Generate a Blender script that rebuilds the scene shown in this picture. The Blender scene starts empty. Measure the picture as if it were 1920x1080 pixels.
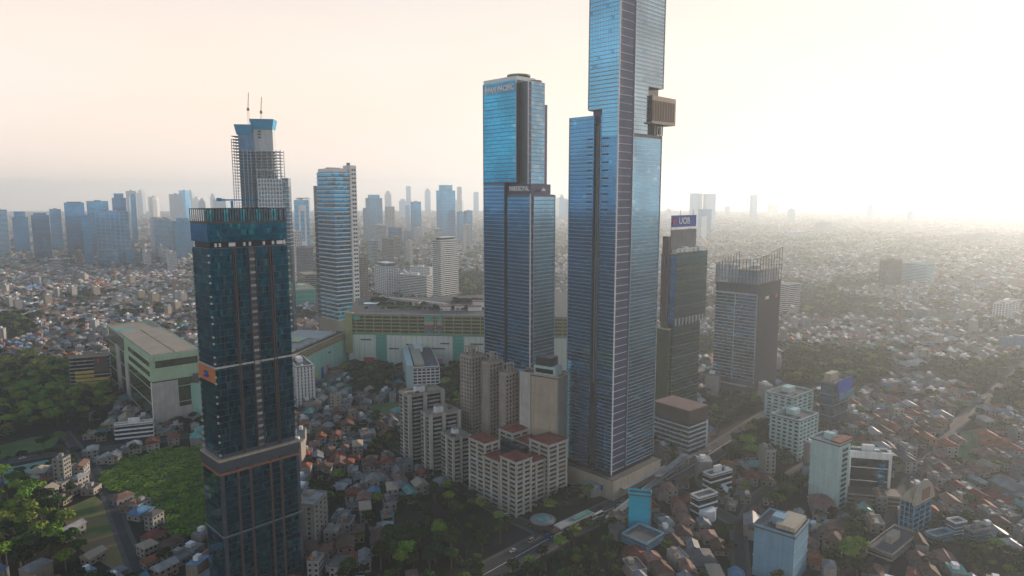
import bpy, math, random
import numpy as np
from mathutils import Vector, Matrix

# ------------------------------------------------------------------ camera, sky, sun, exposure
SC = bpy.context.scene
COL = SC.collection
RND = random.Random(7)
NPR = np.random.default_rng(11)
R = math.radians

H_CAM = 209.0                        # drone height above the streets
F = 1280.0                           # focal length in photo pixels (24 mm on 36 mm)
PITCH = math.atan((540 - 368) / F)
CT, ST = math.cos(PITCH), math.sin(PITCH)

cam_data = bpy.data.cameras.new('camera')
cam_data.lens = 24.0
cam_data.sensor_width = 36.0
cam_data.clip_start = 1.0
cam_data.clip_end = 120000.0
cam = bpy.data.objects.new('camera', cam_data)
cam.location = (0, 0, H_CAM)
cam.rotation_euler = (math.pi / 2 - PITCH, 0, 0)
COL.objects.link(cam)
SC.camera = cam

SUN_AZ = R(47.0)                     # to the right of the view direction
SUN_EL = R(9.0)
world = bpy.data.worlds.new('World')
SC.world = world
world.use_nodes = True
wn, wl = world.node_tree.nodes, world.node_tree.links
wn.clear()
w_out = wn.new('ShaderNodeOutputWorld')
w_bg = wn.new('ShaderNodeBackground')
w_sky = wn.new('ShaderNodeTexSky')
w_sky.sky_type = 'NISHITA'
w_sky.sun_disc = False
w_sky.sun_elevation = SUN_EL
w_sky.sun_rotation = SUN_AZ
w_sky.altitude = 100.0
w_sky.air_density = 1.7
w_sky.dust_density = 1.6
w_sky.ozone_density = 4.0
# thick morning haze pales the lower sky all round the horizon; the zenith stays clear
w_tc = wn.new('ShaderNodeTexCoord'); w_sep = wn.new('ShaderNodeSeparateXYZ')
wl.new(w_tc.outputs['Generated'], w_sep.inputs[0])
w_mr = wn.new('ShaderNodeMapRange'); w_mr.interpolation_type = 'SMOOTHSTEP'
w_mr.inputs['From Min'].default_value = 0.12; w_mr.inputs['From Max'].default_value = 0.62
w_mr.inputs['To Min'].default_value = 0.95; w_mr.inputs['To Max'].default_value = 0.0
wl.new(w_sep.outputs['Z'], w_mr.inputs['Value'])
w_veil = wn.new('ShaderNodeMix'); w_veil.data_type = 'RGBA'
SKY_STRENGTH = 0.14
VEIL_A, VEIL_B = (0.76, 0.625, 0.535), (0.76, 0.655, 0.59)      # peach smog and pinkish white, drifting in broad patches
w_nz = wn.new('ShaderNodeTexNoise'); w_nz.inputs['Scale'].default_value = 1.6; w_nz.inputs['Detail'].default_value = 4
w_mp = wn.new('ShaderNodeMapping'); w_mp.inputs['Scale'].default_value = (1, 1, 3.5); w_mp.inputs['Location'].default_value = (.3, .7, 0)
wl.new(w_tc.outputs['Generated'], w_mp.inputs[0]); wl.new(w_mp.outputs[0], w_nz.inputs['Vector'])
w_nr = wn.new('ShaderNodeMapRange'); w_nr.inputs['From Min'].default_value = .35; w_nr.inputs['From Max'].default_value = .65
wl.new(w_nz.outputs['Fac'], w_nr.inputs['Value'])
w_tone = wn.new('ShaderNodeMix'); w_tone.data_type = 'RGBA'
w_tone.inputs['A'].default_value = (*[c / SKY_STRENGTH for c in VEIL_A], 1)
w_tone.inputs['B'].default_value = (*[c / SKY_STRENGTH for c in VEIL_B], 1)
wl.new(w_nr.outputs['Result'], w_tone.inputs['Factor'])
wl.new(w_tone.outputs['Result'], w_veil.inputs['B'])
wl.new(w_mr.outputs['Result'], w_veil.inputs['Factor'])
wl.new(w_sky.outputs[0], w_veil.inputs['A'])
wl.new(w_veil.outputs['Result'], w_bg.inputs[0])
w_bg.inputs[1].default_value = SKY_STRENGTH
wl.new(w_bg.outputs[0], w_out.inputs[0])

sun_data = bpy.data.lights.new('sun', 'SUN')
sun_data.energy = 4.0
sun_data.angle = R(1.0)
sun_data.color = (1.0, 0.79, 0.6)
sun = bpy.data.objects.new('sun', sun_data)
sd = Vector((math.sin(SUN_AZ) * math.cos(SUN_EL), math.cos(SUN_AZ) * math.cos(SUN_EL), math.sin(SUN_EL)))
sun.rotation_euler = sd.to_track_quat('Z', 'Y').to_euler()
sun.location = (300, 300, 900)
COL.objects.link(sun)

SC.view_settings.view_transform = 'Standard'
SC.view_settings.look = 'None'
SC.view_settings.exposure = 0.64
SC.view_settings.gamma = 1.0
SC.render.engine = 'CYCLES'
SC.cycles.use_denoising = True
SC.cycles.max_bounces = 6
SC.cycles.diffuse_bounces = 2
SC.cycles.glossy_bounces = 3
SC.cycles.volume_bounces = 4
SC.cycles.transparent_max_bounces = 8
SC.cycles.caustics_reflective = False
SC.cycles.caustics_refractive = False
SC.cycles.sample_clamp_indirect = 4.0

HAZE_DENSITY = 1.35e-4
HAZE_COLOR = (.81, .92, 1.0, 1)
HAZE_G = 0.5

# ------------------------------------------------------------------ survey helpers (photo pixel -> metres)
def P(x, y, Y):
    """World point seen at pixel x, y at distance Y down the view."""
    u, v = (x - 960) / F, (540 - y) / F
    t = Y / (CT + v * ST)
    return Vector((u * t, Y, H_CAM + t * (-ST + v * CT)))
def G(x, y):
    """Ground point seen at a pixel."""
    u, v = (x - 960) / F, (540 - y) / F
    t = -H_CAM / (-ST + v * CT)
    return Vector((u * t, (CT + v * ST) * t, 0))
def ZP(y, Y):
    return P(960, y, Y).z
def XP(x, z, Y):
    return (x - 960) / F * (Y * CT - (z - H_CAM) * ST)
def project(p):
    d = p[1] * CT - (p[2] - H_CAM) * ST
    e = p[1] * ST + (p[2] - H_CAM) * CT
    return 960 + F * p[0] / d, 540 - F * e / d, d
def reach(C, ang, x, z):
    """How far to walk from C in direction ang until pixel column x is met at height z."""
    dx, dy = math.cos(ang), math.sin(ang)
    u = (x - 960) / F
    return (u * (C[1] * CT - (z - H_CAM) * ST) - C[0]) / (dx - u * dy * CT)

# ------------------------------------------------------------------ materials
MATS = {}
def new_mat(name):
    m = bpy.data.materials.new(name)
    m.use_nodes = True
    nt = m.node_tree
    b = nt.nodes['Principled BSDF']
    return m, nt, b
def paint(name, col, rough=0.75, var=0.18, scale=0.12, streak=0.0, metal=0.0, spec=0.3, bump=0.0, bscale=2.0):
    """Plaster, concrete, paint: base colour broken by stains in metres; streak > 0 adds rain streaks."""
    if name in MATS: return MATS[name]
    m, nt, b = new_mat(name)
    n, l = nt.nodes, nt.links
    geo = n.new('ShaderNodeNewGeometry')
    t1 = n.new('ShaderNodeTexNoise'); t1.inputs['Scale'].default_value = scale; t1.inputs['Detail'].default_value = 6
    t1.inputs['Roughness'].default_value = 0.65
    l.new(geo.outputs['Position'], t1.inputs['Vector'])
    mr = n.new('ShaderNodeMapRange')
    mr.inputs['From Min'].default_value = 0.3; mr.inputs['From Max'].default_value = 0.7
    mr.inputs['To Min'].default_value = 1 - var; mr.inputs['To Max'].default_value = 1 + var * 0.6
    l.new(t1.outputs['Fac'], mr.inputs['Value'])
    fac = mr.outputs['Result']
    if streak > 0:
        mp = n.new('ShaderNodeMapping'); mp.inputs['Scale'].default_value = (0.9, 0.9, 0.05)
        l.new(geo.outputs['Position'], mp.inputs['Vector'])
        t2 = n.new('ShaderNodeTexNoise'); t2.inputs['Scale'].default_value = 1.0; t2.inputs['Detail'].default_value = 4
        l.new(mp.outputs[0], t2.inputs['Vector'])
        m2 = n.new('ShaderNodeMapRange')
        m2.inputs['From Min'].default_value = 0.35; m2.inputs['From Max'].default_value = 0.65
        m2.inputs['To Min'].default_value = 1 - streak; m2.inputs['To Max'].default_value = 1.0
        l.new(t2.outputs['Fac'], m2.inputs['Value'])
        mu = n.new('ShaderNodeMath'); mu.operation = 'MULTIPLY'
        l.new(fac, mu.inputs[0]); l.new(m2.outputs['Result'], mu.inputs[1])
        fac = mu.outputs[0]
    mx = n.new('ShaderNodeVectorMath'); mx.operation = 'SCALE'
    mx.inputs[0].default_value = col
    l.new(fac, mx.inputs['Scale'])
    l.new(mx.outputs[0], b.inputs['Base Color'])
    b.inputs['Roughness'].default_value = rough
    b.inputs['Metallic'].default_value = metal
    b.inputs['Specular IOR Level'].default_value = spec
    if bump > 0:
        t3 = n.new('ShaderNodeTexNoise'); t3.inputs['Scale'].default_value = bscale; t3.inputs['Detail'].default_value = 4
        l.new(geo.outputs['Position'], t3.inputs['Vector'])
        bp = n.new('ShaderNodeBump'); bp.inputs['Strength'].default_value = bump; bp.inputs['Distance'].default_value = 0.3
        l.new(t3.outputs['Fac'], bp.inputs['Height']); l.new(bp.outputs[0], b.inputs['Normal'])
    MATS[name] = m
    return m
def glass(name, col, metal=0.75, rough=0.06, var=0.35, cell=3.2, wave=0.0):
    """Coated curtain-wall glass: tinted mirror, each pane a little different, faintly wavy."""
    if name in MATS: return MATS[name]
    m, nt, b = new_mat(name)
    n, l = nt.nodes, nt.links
    geo = n.new('ShaderNodeNewGeometry')
    oi = n.new('ShaderNodeObjectInfo')
    sn = n.new('ShaderNodeVectorMath'); sn.operation = 'SNAP'
    sn.inputs[1].default_value = (cell, cell, cell)
    l.new(geo.outputs['Position'], sn.inputs[0])
    wnz = n.new('ShaderNodeTexWhiteNoise'); wnz.noise_dimensions = '4D'
    l.new(sn.outputs[0], wnz.inputs['Vector']); l.new(oi.outputs['Random'], wnz.inputs['W'])
    mr = n.new('ShaderNodeMapRange')
    mr.inputs['To Min'].default_value = 1 - var; mr.inputs['To Max'].default_value = 1 + var * 0.5
    l.new(wnz.outputs['Value'], mr.inputs['Value'])
    tb = n.new('ShaderNodeTexNoise'); tb.inputs['Scale'].default_value = 0.035; tb.inputs['Detail'].default_value = 3  # broad light and dark blotches painted to read as reflections
    l.new(geo.outputs['Position'], tb.inputs['Vector'])
    m2 = n.new('ShaderNodeMapRange')
    m2.inputs['From Min'].default_value = 0.35; m2.inputs['From Max'].default_value = 0.65
    m2.inputs['To Min'].default_value = 0.78; m2.inputs['To Max'].default_value = 1.12
    l.new(tb.outputs['Fac'], m2.inputs['Value'])
    mu = n.new('ShaderNodeMath'); mu.operation = 'MULTIPLY'
    l.new(mr.outputs['Result'], mu.inputs[0]); l.new(m2.outputs['Result'], mu.inputs[1])
    mx = n.new('ShaderNodeVectorMath'); mx.operation = 'SCALE'; mx.inputs[0].default_value = col
    l.new(mu.outputs[0], mx.inputs['Scale'])
    l.new(mx.outputs[0], b.inputs['Base Color'])
    b.inputs['Metallic'].default_value = metal
    b.inputs['Roughness'].default_value = rough
    b.inputs['Specular IOR Level'].default_value = 0.6
    if wave > 0:
        t3 = n.new('ShaderNodeTexNoise'); t3.inputs['Scale'].default_value = 0.5; t3.inputs['Detail'].default_value = 2
        l.new(geo.outputs['Position'], t3.inputs['Vector'])
        bp = n.new('ShaderNodeBump'); bp.inputs['Strength'].default_value = wave; bp.inputs['Distance'].default_value = 0.2
        l.new(t3.outputs['Fac'], bp.inputs['Height']); l.new(bp.outputs[0], b.inputs['Normal'])
    MATS[name] = m
    return m
def leaf(name, c1, c2):
    if name in MATS: return MATS[name]
    m, nt, b = new_mat(name)
    n, l = nt.nodes, nt.links
    geo = n.new('ShaderNodeNewGeometry')
    t = n.new('ShaderNodeTexNoise'); t.inputs['Scale'].default_value = 0.11; t.inputs['Detail'].default_value = 5
    l.new(geo.outputs['Position'], t.inputs['Vector'])
    rp = n.new('ShaderNodeMapRange'); rp.inputs['From Min'].default_value = 0.35; rp.inputs['From Max'].default_value = 0.65
    l.new(t.outputs['Fac'], rp.inputs['Value'])
    mx = n.new('ShaderNodeMix'); mx.data_type = 'RGBA'
    mx.inputs['A'].default_value = (*c1, 1); mx.inputs['B'].default_value = (*c2, 1)
    l.new(rp.outputs['Result'], mx.inputs['Factor'])
    t2 = n.new('ShaderNodeTexNoise'); t2.inputs['Scale'].default_value = 0.9; t2.inputs['Detail'].default_value = 2
    l.new(geo.outputs['Position'], t2.inputs['Vector'])
    oi = n.new('ShaderNodeObjectInfo')
    ad = n.new('ShaderNodeMath'); ad.operation = 'MULTIPLY_ADD'; ad.inputs[1].default_value = 0.55
    l.new(oi.outputs['Random'], ad.inputs[0]); l.new(t2.outputs['Fac'], ad.inputs[2])
    hs = n.new('ShaderNodeHueSaturation')
    hm = n.new('ShaderNodeMapRange'); hm.inputs['To Min'].default_value = 0.47; hm.inputs['To Max'].default_value = 0.525
    l.new(oi.outputs['Random'], hm.inputs['Value']); l.new(hm.outputs['Result'], hs.inputs['Hue'])
    vm = n.new('ShaderNodeMapRange'); vm.inputs['From Min'].default_value = 0.3; vm.inputs['From Max'].default_value = 1.2
    vm.inputs['To Min'].default_value = 0.55; vm.inputs['To Max'].default_value = 1.5
    l.new(ad.outputs[0], vm.inputs['Value']); l.new(vm.outputs['Result'], hs.inputs['Value'])
    l.new(mx.outputs['Result'], hs.inputs['Color'])
    l.new(hs.outputs[0], b.inputs['Base Color'])
    b.inputs['Roughness'].default_value = 0.8
    b.inputs['Specular IOR Level'].default_value = 0.15
    MATS[name] = m
    return m

# ------------------------------------------------------------------ mesh builder
class MB:
    def __init__(s): s.v = []; s.f = []
    def box(s, x0, x1, y0, y1, z0, z1):
        i = len(s.v)
        s.v += [(x0,y0,z0),(x1,y0,z0),(x1,y1,z0),(x0,y1,z0),(x0,y0,z1),(x1,y0,z1),(x1,y1,z1),(x0,y1,z1)]
        s.f += [(i,i+3,i+2,i+1),(i+4,i+5,i+6,i+7),(i,i+1,i+5,i+4),(i+1,i+2,i+6,i+5),(i+2,i+3,i+7,i+6),(i+3,i,i+4,i+7)]
        return s
    def prism(s, poly, z0, z1, top=None):
        """poly counter-clockwise; top: optional other outline for the upper ring."""
        i = len(s.v); n = len(poly); top = top or poly
        za = z0 if hasattr(z0, '__len__') else [z0] * n
        zb = z1 if hasattr(z1, '__len__') else [z1] * n
        s.v += [(p[0], p[1], za[k]) for k, p in enumerate(poly)] + [(p[0], p[1], zb[k]) for k, p in enumerate(top)]
        s.f += [tuple(range(i + n - 1, i - 1, -1)), tuple(range(i + n, i + 2 * n))]
        s.f += [(i + k, i + (k + 1) % n, i + n + (k + 1) % n, i + n + k) for k in range(n)]
        return s
    def bar(s, a, b, w, w2=None):
        a, b = Vector(a), Vector(b); d = (b - a).normalized()
        up = Vector((0, 0, 1)) if abs(d.z) < 0.9 else Vector((1, 0, 0))
        p = d.cross(up).normalized(); q = d.cross(p).normalized()
        w2 = w if w2 is None else w2
        i = len(s.v)
        for c, ww in ((a, w), (b, w2)):
            for e, g in ((-1,-1),(1,-1),(1,1),(-1,1)):
                s.v.append(tuple(c + p * e * ww / 2 + q * g * ww / 2))
        s.f += [(i,i+1,i+2,i+3),(i+7,i+6,i+5,i+4),(i,i+4,i+5,i+1),(i+1,i+5,i+6,i+2),(i+2,i+6,i+7,i+3),(i+3,i+7,i+4,i)]
        return s
    def gable(s, x0, x1, y0, y1, z0, h, hip=0.0, t=0.25):
        """Closed roof over a rectangle, ridge along the longer side."""
        i = len(s.v)
        if (x1 - x0) >= (y1 - y0):
            ym = (y0 + y1) / 2; e = hip * (y1 - y0) / 2
            r = [(x0 + e, ym), (x1 - e, ym)]
            base = [(x0,y0),(x1,y0),(x1,y1),(x0,y1)]
        else:
            xm = (x0 + x1) / 2; e = hip * (x1 - x0) / 2
            r = [(xm, y0 + e), (xm, y1 - e)]
            base = [(x1,y0),(x1,y1),(x0,y1),(x0,y0)]
        s.v += [(p[0],p[1],z0) for p in base] + [(p[0],p[1],z0+t) for p in base] + [(p[0],p[1],z0+t+h) for p in r]
        s.f += [(i+3,i+2,i+1,i)] + [(i+k, i+(k+1)%4, i+4+(k+1)%4, i+4+k) for k in range(4)]
        s.f += [(i+4,i+5,i+9,i+8),(i+6,i+7,i+8,i+9),(i+5,i+6,i+9),(i+7,i+4,i+8)]
        return s
    def cyl(s, cx, cy, z0, z1, r, n=10, r2=None):
        r2 = r if r2 is None else r2
        a = [(cx + r*math.cos(2*math.pi*k/n), cy + r*math.sin(2*math.pi*k/n)) for k in range(n)]
        b = [(cx + r2*math.cos(2*math.pi*k/n), cy + r2*math.sin(2*math.pi*k/n)) for k in range(n)]
        return s.prism(a, z0, z1, b)
    def mesh(s, name, mat):
        me = bpy.data.meshes.new(name)
        me.from_pydata(s.v, [], s.f)
        me.materials.append(mat)
        return me
    def build(s, name, mat, parent=None):
        return link(name, s.mesh(name, mat), parent)

def link(name, mesh, parent=None, loc=None, rot=None, scale=None):
    o = bpy.data.objects.new(name, mesh)
    COL.objects.link(o)
    if parent is not None: o.parent = parent
    if loc is not None: o.location = loc
    if rot is not None: o.rotation_euler = rot
    if scale is not None: o.scale = scale
    return o
UNIT = {}
def unit_box(mat):
    """One shared box mesh per material; pieces scale it."""
    if mat.name not in UNIT:
        UNIT[mat.name] = MB().box(-.5, .5, -.5, .5, -.5, .5).mesh('box_' + mat.name, mat)
    return UNIT[mat.name]
def piece(name, mat, parent, x0, x1, y0, y1, z0, z1):
    return link(name, unit_box(mat), parent, ((x0+x1)/2, (y0+y1)/2, (z0+z1)/2), None, (x1-x0, y1-y0, z1-z0))
def tag(o, label=None, cat=None, group=None, kind=None):
    if label: o['label'] = label
    if cat: o['category'] = cat
    if group: o['group'] = group
    if kind: o['kind'] = kind
    return o
def thing(name, label, cat, loc, rz=0.0, group=None):
    o = bpy.data.objects.new(name, None)
    o.empty_display_size = 2.0
    COL.objects.link(o)
    o.location = loc; o.rotation_euler = (0, 0, rz)
    return tag(o, label, cat, group)

FOOT = []        # footprints (convex, world) that houses and trees keep clear of
SCREEN = []      # what big things hide: (xmin, xmax, ytop, Y)
def keep_clear(pts, margin=3.0):
    c = sum((Vector((p[0], p[1])) for p in pts), Vector((0, 0))) / len(pts)
    out = []
    for p in pts:
        d = Vector((p[0], p[1])) - c
        out.append(tuple(c + d * (1 + margin / max(d.length, 1))))
    FOOT.append(out)
def claim(t, x0, x1, y0, y1, h, margin=4.0):
    """Register a thing's local box as occupied ground and as a screen for what lies behind."""
    ca, sa = math.cos(t.rotation_euler.z), math.sin(t.rotation_euler.z)
    w = [(t.location.x + a*ca - b*sa, t.location.y + a*sa + b*ca) for a, b in ((x0,y0),(x1,y0),(x1,y1),(x0,y1))]
    keep_clear(w, margin)
    q = [project((p[0], p[1], z)) for p in w for z in (0, h)]
    SCREEN.append((min(a[0] for a in q), max(a[0] for a in q), min(a[1] for a in q), min(p[1] for p in w)))

# ------------------------------------------------------------------ facades
# A building stands on an Empty at its near corner: local x runs along the face on the right, local y along the face on the left.
class Panes:
    """Collects a building's window panes; the nearest 300 become parts, the rest one joined part."""
    def __init__(s, t, most=300): s.t = t; s.items = []; s.most = most
    def grid(s, face, at, u0, u1, z0, z1, nu, nz, mat, gu=0.12, gz=0.25, depth=0.14, skip=0.0, alt=None, altp=0.0):
        du, dz = (u1-u0)/nu, (z1-z0)/nz
        for i in range(nu):
            for k in range(nz):
                if skip and RND.random() < skip: continue
                m = (RND.choice(alt) if isinstance(alt, list) else alt) if (alt and RND.random() < altp) else mat
                s.items.append((face, at, u0+(i+.5)*du, z0+(k+.5)*dz, du-gu, dz-gz, depth, m))
    def done(s, name='window_pane', jit=0.0028):
        mw = Matrix.Translation(s.t.location) @ Matrix.Rotation(s.t.rotation_euler.z, 4, 'Z')
        def centre(it):
            f, at, u, z = it[:4]
            return mw @ (Vector((at, u, z)) if f in 'LM' else Vector((u, at, z)))
        def size(it):
            x, y, d = project(centre(it))
            if not (-20 < x < 1940 and -20 < y < 1100): return 0
            if it[0] in 'MK': return 0
            return it[4] * it[5] / (d * d)
        order = sorted(s.items, key=size, reverse=True)
        rest = {}
        for n, (f, at, u, z, w, h, dp, m) in enumerate(order):
            a, b = RND.gauss(0, jit), RND.gauss(0, jit)
            if f in 'LM': loc, sc, rot = (at, u, z), (dp, w, h), (0, a, b)
            else: loc, sc, rot = (u, at, z), (w, dp, h), (a, 0, b)
            if n < s.most:
                link(name, unit_box(m), s.t, loc, rot, sc)
            else:
                rest.setdefault(m.name, (m, []))[1].append(Matrix.LocRotScale(Vector(loc), Matrix.Rotation(rot[2],3,'Z') @ (Matrix.Rotation(a,3,'Y') if f in 'LM' else Matrix.Rotation(a,3,'X')), Vector(sc)))
        cube = np.array([(-.5,-.5,-.5),(.5,-.5,-.5),(.5,.5,-.5),(-.5,.5,-.5),(-.5,-.5,.5),(.5,-.5,.5),(.5,.5,.5),(-.5,.5,.5)])
        fc = np.array([(0,3,2,1),(4,5,6,7),(0,1,5,4),(1,2,6,5),(2,3,7,6),(3,0,4,7)])
        for m, ms in rest.values():
            vs = np.concatenate([cube @ np.array(x.to_3x3()).T + np.array(x.translation) for x in ms])
            fs = np.concatenate([fc + 8*k for k in range(len(ms))])
            me = bpy.data.meshes.new('upper_glazing'); me.from_pydata(vs.tolist(), [], fs.tolist()); me.materials.append(m)
            tag(link('glazing', me, s.t), kind='stuff')

def floor_bands(t, mat, x0, x1, y0, y1, z0, z1, n, thick=0.5, proud=0.3, name='floor_band'):
    dz = (z1 - z0) / n
    for k in range(n + 1):
        z = z0 + k * dz
        piece(name, mat, t, x0-proud, x1+proud, y0-proud, y1+proud, z-thick/2, z+thick/2)
def piers(t, mat, x0, x1, y0, y1, z0, z1, nx, ny, w=0.6, proud=0.25, name='pier', back=True):
    for k in range(nx + 1):
        u = x0 + (x1-x0)*k/nx
        piece(name, mat, t, u-w/2, u+w/2, y0-proud, y0+.3, z0, z1)
        if back: piece(name, mat, t, u-w/2, u+w/2, y1-.3, y1+proud, z0, z1)
    for k in range(ny + 1):
        u = y0 + (y1-y0)*k/ny
        piece(name, mat, t, x0-proud, x0+.3, u-w/2, u+w/2, z0, z1)
        if back: piece(name, mat, t, x1-.3, x1+proud, u-w/2, u+w/2, z0, z1)
def parapet(t, mat, x0, x1, y0, y1, z, h=1.4, w=0.4, name='parapet'):
    m = MB()
    m.box(x0, x1, y0, y0+w, z, z+h).box(x0, x1, y1-w, y1, z, z+h)
    m.box(x0, x0+w, y0+w, y1-w, z, z+h).box(x1-w, x1, y0+w, y1-w, z, z+h)
    return m.build(name, mat, t)
def roof_kit(t, mat, x0, x1, y0, y1, z, n=4):
    """Lift house, plant boxes and a tank on a flat roof."""
    W, D = x1-x0, y1-y0
    piece('lift_house', mat, t, x0+W*.35, x0+W*.65, y0+D*.4, y0+D*.7, z, z+4.5)
    for k in range(n):
        a, b = RND.uniform(.08,.8), RND.uniform(.08,.8)
        s = RND.uniform(1.2, 2.6)
        piece('roof_unit', MATS['roof_grey'] if k % 2 else mat, t, x0+W*a, x0+W*a+s*1.4, y0+D*b, y0+D*b+s, z, z+s*.7)

def text_mesh(txt, size, depth, mat, bold=0.0):
    cu = bpy.data.curves.new('letters', 'FONT')
    cu.body = txt; cu.size = size; cu.extrude = depth; cu.offset = bold; cu.align_x = 'CENTER'; cu.align_y = 'CENTER'
    o = bpy.data.objects.new('letters', cu); COL.objects.link(o)
    bpy.context.view_layer.update()
    dg = bpy.context.evaluated_depsgraph_get()
    me = bpy.data.meshes.new_from_object(o.evaluated_get(dg))
    bpy.data.objects.remove(o); bpy.data.curves.remove(cu)
    me.materials.clear(); me.materials.append(mat)
    return me
# ------------------------------------------------------------------ palette
concrete = paint('concrete', (0.272,0.272,0.264), .85, .2, .15, .25)
concrete_pale = paint('concrete_pale', (.5,.5,.48), .8, .15, .15, .2)
white_wall = paint('white_wall', (.8,.81,.82), .7, .1, .1, .18)
cream_wall = paint('cream_wall', (0.451,0.3936,0.3116), .75, .12, .1, .2)
beige_wall = paint('beige_wall', (0.368,0.336,0.296), .8, .14, .12, .25)
grey_wall = paint('grey_wall', (0.24,0.248,0.264), .8, .15, .12, .2)
blue_wall = paint('blue_wall', (.2,.38,.52), .6, .1, .1, .15)
slate_blue = paint('slate_blue', (.05,.25,.5), .6, .15, .1, .15)  # grey walls with the blue of distance haze put into their colour
house_white = paint('house_white', (0.336,0.336,0.328), .8, .2, .2, .2)
house_cream = paint('house_cream', (0.264,0.232,0.184), .8, .2, .2, .2)
roof_grey = paint('roof_grey', (0.12,0.12,0.124), .9, .3, .2)
roof_tan = paint('roof_tan', (0.4,0.336,0.264), .85, .2, .08)
dark_metal = paint('dark_metal', (.035,.04,.055), .5, .2, .2, metal=.3)
band_metal = paint('band_metal', (.42,.5,.56), .35, .12, .3, metal=.5)
band_white = paint('band_white', (.75,.77,.8), .5, .08, .2)
band_dark = paint('band_dark', (.1,.12,.15), .4, .15, .3, metal=.4)
purple_wall = paint('purple_wall', (.075,.09,.17), .45, .15, .1, metal=.3)
brown_fin = paint('brown_fin', (0.104,0.08,0.08), .55, .2, .1, metal=.2)
bronze = paint('bronze', (.11,.08,.07), .45, .2, .2, metal=.4)
tile_red = paint('tile_red', (0.216,0.064,0.044), .85, .5, .16, bump=.3)
tile_orange = paint('tile_orange', (0.304,0.104,0.048), .85, .5, .16, bump=.3)
tile_brown = paint('tile_brown', (0.128,0.072,0.056), .85, .5, .16, bump=.3)
tile_pink = paint('tile_pink', (0.24,0.136,0.112), .85, .5, .16, bump=.3)
sheet_grey = paint('sheet_grey', (0.2,0.208,0.224), .6, .5, .14)
sheet_white = paint('sheet_white', (0.336,0.344,0.344), .6, .5, .14)
sheet_blue = paint('sheet_blue', (0.096,0.216,0.36), .55, .5, .14)
sheet_teal = paint('sheet_teal', (0.128,0.336,0.304), .6, .5, .14)
leaf_dark = leaf('leaf_dark', (.012,.03,.01), (.028,.055,.016))
leaf_mid = leaf('leaf_mid', (.022,.05,.012), (.05,.09,.02))
leaf_bright = leaf('leaf_bright', (.08,.16,.015), (.19,.27,.04))
bark = paint('bark', (.12,.09,.07), .9, .3, 1.0)
g_blue = glass('glass_blue', (.11,.42,.74), .88, .05, .05, 2.6)
g_blue2 = glass('glass_blue_deep', (.05,.26,.55), .88, .05, .06, 2.6)
g_warm = glass('glass_silver', (.3,.42,.53), .88, .06, .05, 2.6)  # paler tint painted for the bright sky that right-hand faces mirror
g_stone = glass('glass_stone', (.09,.17,.22), .6, .1, .4, 1.7)  # grey panes coloured as if mirroring concrete opposite
g_dark = glass('glass_dark_teal', (.02,.17,.28), .86, .04, .3, 1.7, wave=.05)
g_dark2 = glass('glass_dark_teal_lit', (.06,.34,.42), .8, .05, .5, 1.7)  # lighter copy of the teal glass, mirrored brightness put into its colour
g_black = glass('glass_black', (.03,.05,.07), .6, .08, .4, 3.0)
g_green = glass('glass_smoky_green', (.1,.16,.15), .7, .07, .4, 3.0)
g_office = glass('glass_office', (.09,.17,.24), .7, .1, .5, 3.4)
g_haze = glass('glass_pale_blue', (.05,.38,.72), .8, .15, .3, 5.0)  # haze blue of the far towers put into the glass colour
g_silver2 = glass('glass_silver_blue', (.17,.34,.5), .88, .06, .05, 2.6)  # mirrored sky glow of the right faces put into this tint
g_teal = glass('glass_teal', (.025,.34,.64), .88, .06, .18, 3.0)
sign_band = glass('glass_sign_band', (.05,.2,.36), .8, .06, .05, 3)
sign_white = paint('sign_white', (.9,.9,.9), .5, .02)
sign_blue = paint('sign_blue', (.03,.08,.42), .5, .08)
sign_red = paint('sign_red', (.5,.03,.03), .5, .05)
sign_orange = paint('sign_orange', (.55,.2,.06), .6, .1)
sign_pink = paint('sign_pink', (.6,.15,.4), .6, .1)
sign_yellow = paint('sign_yellow', (.65,.48,.12), .6, .1)
mall_white = paint('mall_white', (.6,.68,.62), .7, .1, .05, .12)
mall_teal = paint('mall_teal', (.06,.36,.32), .5, .2, .06)
mall_mint = paint('mall_mint', (.3,.56,.47), .6, .12, .05, .1)
mall_green = paint('mall_green', (.3,.33,.16), .75, .2, .1, .15)
deck_dark = paint('deck_dark', (.09,.09,.085), .9, .3, .2)
mint_wall = paint('mint_wall', (.42,.6,.42), .7, .12, .1, .15)
olive_glass = glass('glass_olive', (.1,.13,.08), .5, .15, .4, 3.5)
grass_m = leaf('grass', (.06,.12,.02), (.13,.17,.04))
form_blue = paint('form_blue', (.02,.28,.52), .7, .2, .2)
crane_yellow = paint('crane_yellow', (.62,.42,.08), .5, .1)
pool_blue = paint('pool_blue', (.08,.42,.5), .2, .05)
cyan_wall = paint('cyan_wall', (.01,.42,.62), .5, .12, .1)
mint_tower = paint('mint_tower', (.45,.62,.62), .7, .1, .1, .15)

def site(xL, xC, xR, Y, z, phi=45.0):
    """Near corner and the two face lengths from the three upright edges seen at height z."""
    C = Vector((XP(xC, z, Y), Y, 0)); p = R(phi)
    return C, reach(C, p, xR, z), reach(C, p + math.pi/2, xL, z), p

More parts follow.
